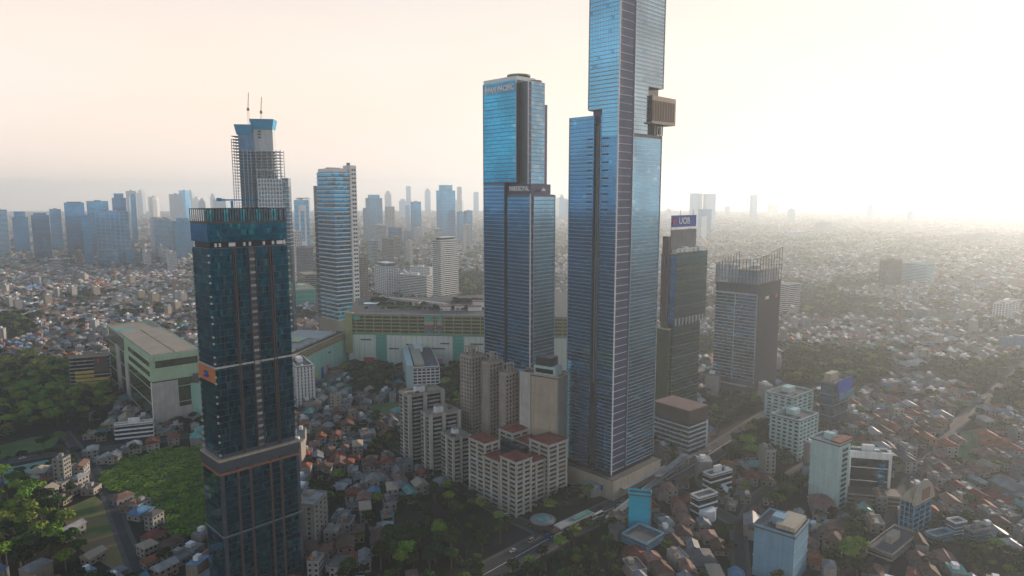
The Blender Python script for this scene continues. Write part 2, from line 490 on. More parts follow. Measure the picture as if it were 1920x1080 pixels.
# ------------------------------------------------------------------ the dark glass tower in front on the left
def dark_tower():
    zr = ZP(690, 330)
    C, b, a, p = site(373, 404, 548, 330, zr)
    t = thing('glass_tower', 'dark teal glass apartment tower cut by the bottom edge, nearest of all', 'tower', C, p)
    zl, zb, zt = ZP(862, 330), ZP(455, 330), ZP(420, 330)
    claim(t, -2, b+2, -2, a+2, zt+6)
    MB().box(.35, b-.35, .35, a-.35, zl, zb-3).build('core', band_dark, t)
    MB().box(-1.0, b+1.0, -1.0, a+1.0, 0, zl-5.2).build('base_block', band_dark, t)
    pn = Panes(t)
    fl = 3.35
    # upper shaft: bays between brown pilasters
    cuts = [(.0,.13,4), (.13,.28,5), (.32,.475,5), (.575,.745,6), (.795,1.0,7)]
    z = zl + 2.0
    nfl = int((zb - 3.2 - z) / fl); fl = (zb - 3.2 - z) / nfl
    for f0, f1, n in cuts:
        pn.grid('R', .12, b*f0+.15, b*f1-.15, z, z+nfl*fl, n, nfl, g_dark, .1, .3, .2, alt=[g_dark2, g_stone, g_stone, g_black], altp=.25)
    pn.grid('L', .12, .15, a-.15, z, z+nfl*fl, 7, nfl, g_dark, .1, .3, .2, alt=[g_dark2, g_stone], altp=.35)
    pn.grid('K', a-.12, .15, b-.15, z, z+nfl*fl, 10, nfl, g_dark, .15, .3)
    pn.grid('M', b-.12, .15, a-.15, z, z+nfl*fl, 4, nfl, g_dark, .15, .3)
    # base shaft
    nb = int((zl-8.4) / 3.35); fl = (zl-9.3)/nb
    for f0, f1, n in ((.02,.17,4), (.21,.33,4), (.37,.6,6), (.64,.74,3), (.78,.98,6)):
        pn.grid('R', -1.12, b*f0, b*f1, 1, 1+nb*fl, n, nb, g_dark, .1, .4, .2, alt=[g_dark2, g_black], altp=.3)
    pn.grid('L', -1.12, .2, a-.2, 1, 1+nb*fl, 6, nb, g_dark, .1, .4, .2, alt=g_dark2, altp=.15)
    for f0, f1 in ((.17,.21), (.33,.37), (.6,.64), (.74,.78)):
        piece('pilaster', brown_fin, t, b*f0+.2, b*f1-.2, -1.5, -1.01, .5, zl-6)
    # pilasters of the upper shaft
    for f0, f1 in ((.28,.295), (.3,.32), (.475,.49), (.56,.575), (.745,.765), (.775,.795)):
        piece('pilaster', brown_fin, t, b*f0+.1, b*f1-.1, -.5, .33, zl+.6, zb-3.2)
    fl = (zb - 3.2 - z) / nfl
    for k in range(nfl):                       # balconies in the slot, slab ends at the corners
        zz = z + k*fl
        piece('balcony', concrete_pale if k % 2 else grey_wall, t, b*.492, b*.558, -.3, .34, zz, zz+1.15)
        for y0, y1, x0, x1 in ((-.55,.3,b-.1,b+.75), (a-1.2,a+.5,-.6,.3), (-.5,.3,-.55,.2)):
            if y0 == -.5 and k % 3 == 1: continue
            piece('slab_end', concrete_pale, t, x0, x1, y0, y1, zz-.2, zz+.75)
    # cream ledge, dark skirt and rust line where the base steps out
    piece('ledge', cream_wall, t, -1.7, b+1.6, -1.7, a+1.6, zl-1.1, zl)
    piece('skirt', band_dark, t, -1.4, b+1.4, -1.4, a+1.4, zl-5.2, zl-1.1)
    piece('rust_band', paint('rust_band', (.3,.12,.08), .7), t, -1.55, b+1.55, -1.55, a+1.55, zl-8.2, zl-7.2)
    piece('string_course', grey_wall, t, -1.5, b+1.5, -1.5, a+1.5, ZP(1005,330)-.6, ZP(1005,330))
    # mechanical band with the orange panel
    zo = ZP(712, 330)
    piece('string_course', concrete_pale, t, -.45, b+.45, -.45, a+.45, zo+5.2, zo+6.1)
    piece('orange_panel', sign_orange, t, -.62, -.1, .3, a-.3, zo-2.2, zo+5.0)
    zig = MB()
    for k in range(2):
        zig.bar((-.7, a*.36, zo+2.6-k*2.2), (-.7, a*.62, zo+2.6-k*2.2), .7); zig.bar((-.7, a*(.36 if k else .62), zo+2.6-k*2.2), (-.7, a*(.62 if k else .36), zo+.9-k*1.2), .7)
    zig.build('emblem', sign_blue, t)
    # light slot under the crown, crown glass, roof screen
    MB().box(1.2, b-1.2, 1.2, a-1.2, zb-3, zb).build('slot', dark_metal, t)
    for f in (.08, .13, .25, .43, .5, .68, .8, .86, .95):
        piece('slot_light', band_white, t, b*f, b*f+(3.2 if f in (.25,.86) else 1.0), .3, 1.1, zb-2.4, zb-.6)
    MB().box(.1, b-.1, .1, a-.1, zb, zt).build('crown', band_dark, t)
    pn.grid('R', -.05, .1, b-.1, zb, zt, 30, 3, g_dark, .1, .15, .2, alt=g_dark2, altp=.3)
    pn.grid('L', -.05, .1, a-.1, zb, zt, 7, 3, g_blue2, .06, .1, .2)
    pn.done()
    for f in (.17, .81): piece('vent', dark_metal, t, b*f, b*f+2.2, -.3, -.16, zt-4.4, zt-2.6)
    zs = ZP(393, 330)
    for k in range(31): piece('screen_post', dark_metal, t, b*k/30-.12, b*k/30+.12, -.15, .15, zt, zs)
    for k in range(9): piece('screen_post', dark_metal, t, -.15, .15, a*k/8-.12, a*k/8+.12, zt, zs)
    piece('screen_rail', dark_metal, t, -.2, b+.2, -.2, .2, zs, zs+.35)
    piece('screen_rail', dark_metal, t, -.2, .2, .2, a+.2, zs, zs+.35)
    piece('screen_rail', dark_metal, t, -.2, b+.2, a-.2, a+.2, zs, zs+.35)
    piece('screen_rail', brown_fin, t, -.25, b+.25, -.25, a+.25, zt, zt+.8)
    piece('plant_room', grey_wall, t, b*.16, b*.8, a*.12, a*.9, zt+.8, zs-.6)
    for k in range(15): piece('screen_pane', g_stone if k % 3 else g_dark2, t, b*(2*k+.3)/30, b*(2*k+1.8)/30, .18, .26, zt+.8, zs)
    piece('plant_roof', roof_tan, t, b*.19, b*.76, a*.28, a*.92, zs-.6, zs-.2)
    # roof crane
    p0 = Vector((b*.42, a*.5, zs-.2))
    wp = t.matrix_basis @ p0
    c = thing('maintenance_crane', 'small blue roof crane standing on top of the dark glass tower', 'crane', wp, p)
    MB().box(-.5,.5,-.5,.5,0,4.2).build('mast', form_blue, c)
    MB().bar((-5,2.5,4.7),(12,-6,4.7),.8,.5).build('jib', form_blue, c)
    MB().box(-6.4,-4.4,1.9,3.4,4.1,5.7).build('counterweight', form_blue, c)
dark_tower()

# ------------------------------------------------------------------ the tallest tower
def tall_tower():
    Y = 455.0
    zr = ZP(700, Y)
    C, b, a, p = site(1063, 1150, 1229, Y, zr)
    t = thing('skyscraper', 'tallest blue glass skyscraper, its top out of frame, with box on its side', 'tower', C, p)
    TOP = 383.0
    s = reach(C, p, 1177, zr)                      # end of the ladder strip on the right face
    zbox0, zbox1 = 251.0, 283.0                    # the open storeys on the right
    zw = ZP(223, 490)                              # shoulder of the left wing
    yw = reach(C, p+math.pi/2, 1096, zr)           # left edge of the upper block
    yr0, yr1 = reach(C, p+math.pi/2, 1120, zr), reach(C, p+math.pi/2, 1107, zr)
    xc = reach(C, p, 1203, zr)
    claim(t, -2, b+4, -2, a+4, TOP)
    zb = 18.0
    MB().box(.3, b-.3, .3, yr0-.1, zb, zbox0).build('core', band_dark, t)
    MB().box(3.5, b-1, yr0-.1, yr1+.1, zb, zw-6).build('core', band_dark, t)
    MB().box(.3, b-.3, yr1+.1, a-.3, zb, zw).build('core', band_dark, t)
    MB().box(.3, xc, .3, yr0-.1, zbox0, zbox1).build('core', band_dark, t)
    MB().box(.3, b-.3, .3, yr0-.1, zbox1, TOP).build('core', band_dark, t)
    MB().box(.35, b-.35, yr0-.1, yw-.3, zw+3.5, TOP).build('core', band_dark, t)
    MB().box(3, b-3, yr0-.1, yw-2, zw-6, zw+3.5).build('neck', purple_wall, t)
    MB().box(2.5, b-4, yw-.3, yw+1.2, zw+3.5, TOP-2).build('back_wing', purple_wall, t)
    rh = 2.62
    pn = Panes(t)
    n1 = int((zbox0-zb)/rh); n2 = int((TOP-zbox0)/rh)
    # left face: right-hand block full height, wing, upper overhang
    pn.grid('L', .1, .35, yr0-.35, zb, zb+n1*rh, 8, n1, g_blue2, .1, .3, alt=g_blue, altp=.02)  # deeper blue glass below stands in for the city mirrored low down
    pn.grid('L', .1, yr1+.35, a-.35, zb, zw, 7, int((zw-zb)/rh), g_blue2, .1, .3, alt=g_blue, altp=.02)
    pn.grid('L', .1, .35, yw-.4, zw+3.6, TOP, 11, int((TOP-zw-3.6)/rh), g_blue, .12, .3, alt=g_blue2, altp=.02)
    pn.grid('L', .1, .35, yr0-.35, zb+n1*rh, zw+3.6, 8, max(1, int((zw+3.6-zb-n1*rh)/rh)), g_blue, .1, .3)
    pn.grid('R', .1, s+.35, b-.35, zb, zb+n1*rh, 8, n1, g_silver2, .1, .3, alt=g_warm, altp=.05)
    pn.grid('R', .1, s+.35, xc-.1, zbox0, zbox1, 4, int((zbox1-zbox0)/rh), g_warm, .1, .3)
    pn.grid('R', .1, s+.35, b-.35, zbox1, TOP, 8, int((TOP-zbox1)/rh), g_warm, .12, .3, alt=g_silver2, altp=.04)
    pn.grid('M', b-.1, .4, a-.4, zb, zw, 9, 45, g_warm, .2, .4)
    pn.grid('K', a-.1, .4, b-.4, zb, zw, 9, 45, g_blue2, .2, .4)
    pn.done()
    # storey ledges: catch the light from above, read dark from below
    k = 0; z = zb
    while z < TOP:
        up = z > zw + 3.6
        mat = band_metal
        e = yw-.25 if up else None
        if up:
            piece('floor_band', mat, t, -.28, .35, .5, e, z-.12, z+.12)
        else:
            piece('floor_band', mat, t, -.28, .35, .5, yr0-.2, z-.12, z+.12)
            if z < zw: piece('floor_band', mat, t, -.28, .35, yr1+.2, a-.2, z-.12, z+.12)
        x1 = xc-.1 if zbox0 < z < zbox1 else b-.2
        piece('floor_band', mat, t, s+.4, x1, -.28, .35, z-.12, z+.12)
        if k % 2 == 0:
            piece('ladder_rung', band_white, t, .3, s-1.75, -.12, .12, z-.13, z+.13)
        k += 1; z += rh
    # ladder strip set back at the corner, bright arris, frames
    piece('strip_glass', purple_wall, t, .4, s-1.7, .1, .28, zb, TOP)
    piece('arris', band_white, t, -.35, .25, -.4, .3, zb-2, TOP)
    piece('strip_edge', purple_wall, t, s-1.7, s-.1, -.05, .28, zb, TOP)
    piece('edge_frame', band_metal, t, s-.05, s+.4, -.4, .3, zb, TOP)
    piece('edge_frame', band_metal, t, b-.35, b+.1, -.4, .3, zb, zbox0)
    piece('edge_frame', band_metal, t, b-.35, b+.1, -.4, .3, zbox1, TOP)
    piece('edge_frame', band_metal, t, -.4, .3, a-.35, a+.1, zb, zw)
    piece('edge_frame', band_metal, t, -.4, .3, yw-.3, yw+.15, zw+3.6, TOP)
    piece('edge_frame', g_blue2, t, -.35, .3, yr0-.3, yr0+.2, zb, zw)
    piece('edge_frame', g_blue2, t, -.35, .3, yr1-.2, yr1+.3, zb, zw)
    for q in range(4):
        y = yr0+.5 + (yr1-yr0-1)*q/3
        piece('slot_fin', band_metal, t, 2.2, 3.4, y-.12, y+.12, zb+60, zw-6)
    # dark louvre storeys on both sides of the slot
    for q in range(10):
        zz = zw-16-q*5.24
        piece('louvre', dark_metal, t, -.33, -.1, yr0-6.5, yr0-1.2, zz, zz+.9)
        piece('louvre', dark_metal, t, -.33, -.1, yr1+1.2, yr1+5.5, zz, zz+.9)
    # sky lobby box hung out of the right side
    xo = reach(C, p, 1262, 270)
    MB().box(xc+.5, b-3, 2, 20, zbox0, zbox1).build('open_storey', dark_metal, t)
    bx0, bx1, bz0, bz1 = xc+1.5, xo, ZP(231,480), ZP(179,480)
    MB().box(bx0, bx1, -2.2, 13, bz0, bz1).build('sky_box', bronze, t)
    for q in range(9):
        x = bx0+2.2+(bx1-bx0-4)*q/8
        piece('sky_box_fin', paint('box_fin', (.26,.2,.15), .5), t, x-.22, x+.22, -2.4, -2.2, bz0+2.5, bz1-3)
    for q in range(4): piece('sky_box_window', g_warm, t, bx0-.12, bx0+.1, -.5+q*3.2, 1.4+q*3.2, bz0+4, bz1-5)
    piece('terrace_slab', concrete_pale, t, xc+.5, b+5, -3.5, 10, zbox0+7.4, zbox0+8.4)
    for q in range(4): piece('column', concrete_pale, t, b-10+q*3.2, b-9.3+q*3.2, -.6, .1, zbox0, zbox0+7.4)
    # podium
    piece('podium', cream_wall, t, -4, b+3, -5, a+10, 0, 13.5)
    piece('podium_roof', roof_grey, t, -3.4, b+2.4, -4.4, a+9.4, 13.5, 14.2)
    piece('podium_screen', sign_blue, t, -4.3, -4.02, 4, 14, 4.5, 8.5)
    piece('canopy', grey_wall, t, 4, b+8, -9, -5, 6.5, 7.3)
    piece('podium_neck', g_black, t, .8, b-.8, .8, a-.8, 14.2, zb)
tall_tower()

# ------------------------------------------------------------------ the hotel tower with two signs
def hotel_tower():
    Y = 540.0
    z0 = ZP(500, Y)
    C, b, a, p = site(907, 994, 1040, Y, z0)
    t = thing('hotel_tower', 'blue glass hotel tower lettered white at its top and at its waist', 'tower', C, p)
    TOP = ZP(140, 548)
    zq0, zq1 = ZP(366, Y), ZP(345, Y)
    claim(t, -2, b+2, -2, a+2, TOP)
    s = reach(C, p, 1000, z0)
    yn0, yn1 = reach(C, p+math.pi/2, 951, z0), reach(C, p+math.pi/2, 946, z0)
    zu = ZP(240, Y)
    yu = 2.0
    cut = reach(C, p+math.pi/2, 968, zu)           # the upper block's near arris
    MB().box(.3, b-.3, .3, yn0-.1, 6, zq0).build('core', band_dark, t)
    MB().box(3, b-.5, yn0-.1, yn1+.1, 6, zq0-2).build('core', band_dark, t)
    MB().box(.3, b-.3, yn1+.1, a-.3, 6, zq1+1.5).build('core', band_dark, t)
    MB().box(3, b-3, 2.5, yn1, zq0, zq1).build('waist', purple_wall, t)
    # upper block: left slab, set-back purple strip, right bay, back wing
    x1u = reach(C + Vector((-math.sin(p)*3.0, math.cos(p)*3.0, 0)), p, 1022, zu)
    MB().box(.3, b*.75, cut+.1, a-.6, zq1+1.5, TOP-3).build('upper_core', band_dark, t)
    MB().box(4.3, x1u-.3, 3.3, cut+.1, zq1, TOP-5).build('upper_core', band_dark, t)
    MB().box(6, b+3, 12, a-6, zq1-1, ZP(195, 565)).build('back_wing', purple_wall, t)
    rh = 3.1
    pn = Panes(t)
    nz = int((zq0-6)/rh)
    pn.grid('L', .1, .4, yn0-.4, 6, zq0-1, 8, nz, g_blue2, .1, .4, alt=g_blue, altp=.02)
    pn.grid('L', .1, yn1+.4, a-.4, 6, zq1, 7, nz+3, g_blue2, .1, .4, alt=g_blue, altp=.02)
    pn.grid('R', .1, s+.4, b-.4, 6, zq0-1, 8, nz, g_silver2, .1, .4, alt=g_blue2, altp=.04)
    nu = int((TOP-3-zq1)/rh)
    pn.grid('L', .1, cut+.3, a-.8, zq1+1.8, TOP-3, 9, nu, g_teal, .1, .3, alt=g_blue, altp=.02)
    xs = reach(C + Vector((-math.sin(p)*3.0, math.cos(p)*3.0, 0)), p, 990, zu)
    pn.grid('R', 3.1, xs+.3, x1u-.4, zq1+.3, TOP-5, 6, nu, g_silver2, .1, .3, alt=g_warm, altp=.2)
    pn.grid('M', b-.1, .4, a-.4, 6, zq0-1, 8, 40, g_blue2, .2, .5)
    pn.done()
    piece('strip_glass', purple_wall, t, 3.9, xs-.1, 2.9, 3.3, zq1, TOP-6)
    piece('strip_edge', band_metal, t, xs-.15, xs+.25, 2.6, 3.2, zq1, TOP-5)
    piece('edge_frame', band_metal, t, -.35, .3, cut-.15, cut+.3, zq1+1.5, TOP-2.6)
    piece('edge_frame', band_metal, t, -.35, .3, a-.7, a-.25, 6, TOP-3)
    z = 6.0; k = 0
    while z < TOP-4:
        if z < zq0:
            piece('floor_band', band_metal, t, -.25, .35, .4, yn0-.2, z-.15, z+.15)
            piece('floor_band', band_metal, t, s+.2, b-.2, -.25, .35, z-.15, z+.15)
            if k % 2 == 0: piece('ladder_rung', band_white, t, .45, s-.15, -.12, .12, z-.13, z+.13)
        if z < zq1: piece('floor_band', band_metal, t, -.25, .35, yn1+.2, a-.3, z-.15, z+.15)
        if z > zq1+2 and k % 2 == 0:
            piece('floor_band', band_dark, t, -.2, .35, cut+.3, a-.8, z-.12, z+.12)
            piece('floor_band', band_metal, t, xs+.2, x1u-.3, 2.85, 3.4, z-.12, z+.12)
        k += 1; z += rh
    piece('strip_glass', purple_wall, t, .4, s-.15, .1, .28, 6, zq0)
    piece('arris', band_white, t, -.35, .4, -.35, .3, 6, zq0+1)
    piece('edge_frame', band_metal, t, s-.1, s+.3, -.35, .3, 6, zq0)
    piece('edge_frame', band_metal, t, b-.3, b+.1, -.35, .3, 6, zq0)
    piece('slot_glass', purple_wall, t, 2.4, 3, yn0, yn1, 6, zq0-2)
    parapet(t, band_metal, .3, b*.75, cut, a-.6, TOP-3, 3)
    MB().cyl(b*.4, a*.45, TOP-4, TOP+1.2, 5.5, 14).build('helipad_drum', concrete_pale, t)
    MB().cyl(b*.4, a*.45, TOP+1.2, TOP+2.4, 9.5, 20).build('helipad', roof_tan, t)
    MB().cyl(x1u-6, 9, TOP-5, TOP-3.5, 6, 14).build('roof_disc', roof_tan, t)
    piece('roof_terrace', concrete, t, .5, b-.5, .5, yn0-.5, zq0, zq0+.5)
    # white lettering
    def left_sign(txt, size, y, z, x=-.35):
        link('lettering', text_mesh(txt, size, .15, sign_white, .02*size), t, (x, y, z), (math.pi/2, 0, -math.pi/2))
    piece('sign_band', sign_band, t, -.3, .0, cut+.6, a-.9, TOP-12.5, TOP-4.2)
    me = text_mesh('PAN PACIFIC', 5.4, .15, sign_white, .1)
    wid = max(v.co.x for v in me.vertices)-min(v.co.x for v in me.vertices); k_ = (a-cut-9)/wid
    link('lettering', me, t, (-.42, (cut+a)/2-2.0, TOP-8.5), (math.pi/2, 0, -math.pi/2), (k_, k_*1.15, 1))
    lg = MB()
    yl = a-4.2
    for q in range(3): lg.prism([(-.4, yl-1.3+q*.3), (-.25, yl-1.3+q*.3), (-.25, yl+1.3-q*.3), (-.4, yl+1.3-q*.3)], TOP-9+q*1.5, TOP-7.9+q*1.5)
    lg.box(-.4,-.25,yl-.25,yl+.25,TOP-11,TOP-9).build('emblem', sign_white, t)
    me = text_mesh('PARKROYAL', 6.0, .15, sign_white, .1)
    wid = max(v.co.x for v in me.vertices)-min(v.co.x for v in me.vertices); k_ = (yn1-7)/wid
    link('lettering', me, t, (2.85, (yn1+2.5)/2-.6, (zq0+zq1)/2+.8), (math.pi/2, 0, -math.pi/2), (k_, k_*1.35, 1))
    link('emblem', MB().prism([(-3,-.1),(3,-.1),(3,.1),(-3,.1)], 0, 2.4, [(-.5,-.1),(.8,-.1),(.8,.1),(-.5,.1)]).mesh('emblem', sign_white), t, (b*.6, 2.3, (zq0+zq1)/2-1))
hotel_tower()

# ------------------------------------------------------------------ bank tower with a blue roof sign
def bank_tower():
    Y = 600.0
    C, b, a, p = site(1238, 1266, 1325, Y, ZP(540, Y), 42)
    t = thing('bank_tower', 'smoky green glass bank tower under a blue rooftop billboard', 'tower', C, p)
    zr, zs = ZP(474, Y), ZP(608, Y)
    claim(t, -8, b+2, -4, a+4, zr+35)
    MB().box(.3, b, .3, a, zs, zr-1.5).build('core', band_dark, t)
    MB().box(2.5, b*.9, 2.5, a, 10, zs).build('lower_core', band_dark, t)
    pn = Panes(t)
    n = int((zr-zs)/3.8)
    pn.grid('R', .1, .2, b-.2, zs+4, zr, 10, n, g_green, .1, .35, alt=g_dark, altp=.15)
    pn.grid('L', .1, .2, a*.4, zs, zr-3, 3, n, g_teal, .1, .35)
    pn.grid('R', 2.3, 2.7, b*.9-.2, 12, zs-1, 9, 24, g_green, .1, .4, alt=g_dark, altp=.25)
    pn.grid('L', 2.3, 2.7, a-.5, 12, zs-1, 5, 24, g_green, .1, .4)
    pn.done()
    for k in range(0, n, 3): piece('floor_band', grey_wall, t, -.3, b+.3, -.3, a*.4, zs+4+k*(zr-zs-4)/n-.2, zs+4+k*(zr-zs-4)/n+.2)
    for k in range(0, 24, 3): piece('floor_band', grey_wall, t, 2.1, b*.9+.2, 2.1, a*.9, 12+k*(zs-13)/24-.2, 12+k*(zs-13)/24+.2)
    for k in range(9): piece('white_fin', concrete_pale, t, 1.2+k*(b-2)/9, 1.2+k*(b-2)/9+1.5, -.5, 0, zs-2, zs+4.5)
    for k in range(3):                              # brown shafts on the left
        piece('shaft', brown_fin, t, -1.4+k*.6, .5+k*.6, a*.42+k*a*.19, a*.42+k*a*.19+a*.12, zs-8, zr+14)
    piece('green_wing', paint('ivy_wall', (.06,.08,.05), .9, .4, .4, bump=.5), t, -1.5, 2.4, a*.3, a+1, 6, zs-6)
    piece('wing_ledge', mint_wall, t, -1.8, 2.6, a*.28, a+1.2, zs-6, zs-4.8)
    # roof: plant frames, tall screen, billboard on struts
    zb2 = ZP(432, Y)
    piece('roof_screen', grey_wall, t, 2, b*.82, a*.45, a*.5, zr-1, zb2)
    piece('roof_screen_return', grey_wall, t, b*.76, b*.82, a*.5, a*.9, zr-1, zb2)
    for k in range(6):
        piece('plant_frame', white_wall, t, 2+k*b*.14, 2+k*b*.14+b*.1, 1.5, 6, zr-1.5, zr+2.2+(k%3))
    piece('plant_beam', white_wall, t, 1.6, b*.9, 1.2, 1.6, zr+2.4, zr+3.3)
    z0, z1 = ZP(426, Y+10), ZP(404, Y+10)
    for k in range(9): piece('sign_strut', concrete_pale, t, 2.2+k*b*.09, 2.5+k*b*.09, a*.46, a*.48, zb2, z0)
    piece('billboard', sign_blue, t, 1.5, b*.8, a*.44, a*.47, z0, z1)
    link('lettering', text_mesh('UOB', 8.2, .12, sign_white, .12), t, (b*.42, a*.44-.2, (z0+z1)/2), (math.pi/2, 0, 0))
    em = MB()
    for k in range(3): em.box(b*.07+k*1.3, b*.07+k*1.3+.9, a*.44-.35, a*.44-.1, (z0+z1)/2-3, (z0+z1)/2+3)
    em.box(b*.07-.6, b*.07+4.1, a*.44-.3, a*.44-.05, (z0+z1)/2-.4, (z0+z1)/2+.4)
    em.build('emblem', sign_red, t)
    for k in (.3,.7): piece('antenna', dark_metal, t, b*k, b*k+.25, a*.45, a*.45+.25, z1, z1+5)
    # podium block in front
    C2, b2, a2, p2 = site(1226, 1292, 1326, 535, ZP(800, 535), 40)
    q = thing('office_block', 'low brown-roofed office block with white bands below the bank tower', 'building', C2, p2)
    zt = ZP(772, 535)
    claim(q, -1, b2+1, -1, a2+1, zt)
    MB().box(.3, b2-.3, .3, a2-.3, 0, zt).build('core', g_office, q)
    floor_bands(q, white_wall, 0, b2, 0, a2, 3, zt*.62, 5, .9, .35)
    piece('upper_wall', brown_fin, q, -.2, b2+.2, -.2, a2+.2, zt*.7, zt)
    piece('roof', paint('roof_brown', (.2,.13,.12), .9, .2), q, -.4, b2+.4, -.4, a2+.4, zt, zt+.8)
    piece('end_wall', white_wall, q, b2-.8, b2+.6, -.6, a2, 0, zt*.66)
bank_tower()

# ------------------------------------------------------------------ ribbed bank tower with an open crown
def ribbed_tower():
    Y = 690.0
    C, b, a, p = site(1338, 1419, 1459, Y, ZP(640, Y), 47)
    t = thing('ribbed_tower', 'dark ribbed office tower with open steel crown, right of the billboard tower', 'tower', C, p)
    zt = ZP(533, Y); zc = ZP(455, Y+25); zc2 = ZP(472, Y+30)
    claim(t, -2, b+2, -2, a+2, zt+30)
    rib = paint('rib_metal', (.06,.07,.1), .5, .2, .3, metal=.4)
    MB().box(.3, b-.3, .3, a-.3, 0, zt-1).build('core', band_dark, t)
    nb = 24
    for k in range(nb):
        u = b*(k+.5)/nb
        piece('rib', rib, t, u-.3, u+.3, -.4, .3, 8, zt)
    pn = Panes(t)
    z0, z1 = 18, zt-12
    n = 26
    pn.grid('L', .1, 2.2, a-.6, z0, z1, 10, n, g_office, .12, .9, alt=g_blue2, altp=.3)
    pn.grid('R', .2, .2, b-.2, 8, zt-14, 12, 24, g_black, .2, .4)
    pn.done()
    for k in range(n+1): piece('floor_band', band_metal, t, -.35, .3, 2, a-.4, z0+k*(z1-z0)/n-.3, z0+k*(z1-z0)/n+.3)
    for k in range(30): piece('rib', rib, t, -.4, .3, a*(k+.5)/30-.25, a*(k+.5)/30+.25, z1+1, zt)
    piece('frame', band_metal, t, -.6, .3, 1.2, 2, z0-3, z1+1.2)
    piece('frame', band_metal, t, -.6, .3, 1.2, a, z1+.3, z1+1.3)
    piece('frame', band_metal, t, -.6, .3, a*.52, a*.52+.7, z0-1, z1)
    piece('canopy', concrete_pale, t, -3, .3, 2, a-2, 11, 12.2)
    # crown: solid inner drum and a lattice that rises to the right
    cr = glass('glass_crown', (.36,.45,.55), .4, .15, .2, 4)
    MB().box(3, b-2, 2.5, a*.7, zt-1, zt+13).build('plant_drum', cr, t)
    piece('drum_roof', roof_tan, t, 2.6, b-1.6, 2.1, a*.7+.4, zt+13, zt+13.8)
    MB().cyl(b*.5, a*.35, zt+13.8, zt+16.5, 6, 14).build('helipad', concrete_pale, t)
    n2 = 13
    def top(x, y): return zt + 26 + 9*(x/b) - 7*(y/a)
    for k in range(n2+1):
        y = a*k/n2
        piece('crown_post', dark_metal, t, -.2, .2, y-.28, y+.28, zt, top(0, y))
    for k in range(9):
        x = b*k/8
        piece('crown_post', dark_metal, t, x-.28, x+.28, -.25, .25, zt, top(x, 0))
        piece('crown_post', dark_metal, t, x-.28, x+.28, a-.25, a+.25, zt, top(x, a))
    for k in range(1, 8):
        z = zt + k*4.0
        piece('crown_rail', dark_metal, t, -.15, b+.15, -.15, .15, z-.2, z+.2)
        if z < zt+19: piece('crown_rail', dark_metal, t, -.15, .15, .15, a, z-.1, z+.1)
        if k % 2 == 0: piece('crown_rail', dark_metal, t, b-.15, b+.15, .15, a, z-.1, z+.1)
    MB().bar((0,0,top(0,0)),(0,a,top(0,a)),.4).build('crown_rim', dark_metal, t)
    MB().bar((0,0,top(0,0)),(b,0,top(b,0)),.4).build('crown_rim', dark_metal, t)
    for k in range(6):
        piece('crown_pane', cr, t, -.06, .06, a*(.5+k*.085), a*(.5+k*.085)+a*.07, zt+.3, zt+18)
    link('lettering', text_mesh('ICBC', 4.4, .12, sign_white, .05), t, (b*.36, -.6, zt-16), (math.pi/2, 0, 0))
    em = MB(); n3 = 14
    em.prism([(2.2*math.cos(2*math.pi*k/n3), 2.2*math.sin(2*math.pi*k/n3)) for k in range(n3)], 0, .2)
    link('emblem', em.mesh('emblem', sign_red), t, (b*.78, -.45, zt-16), (math.pi/2, 0, 0))
ribbed_tower()
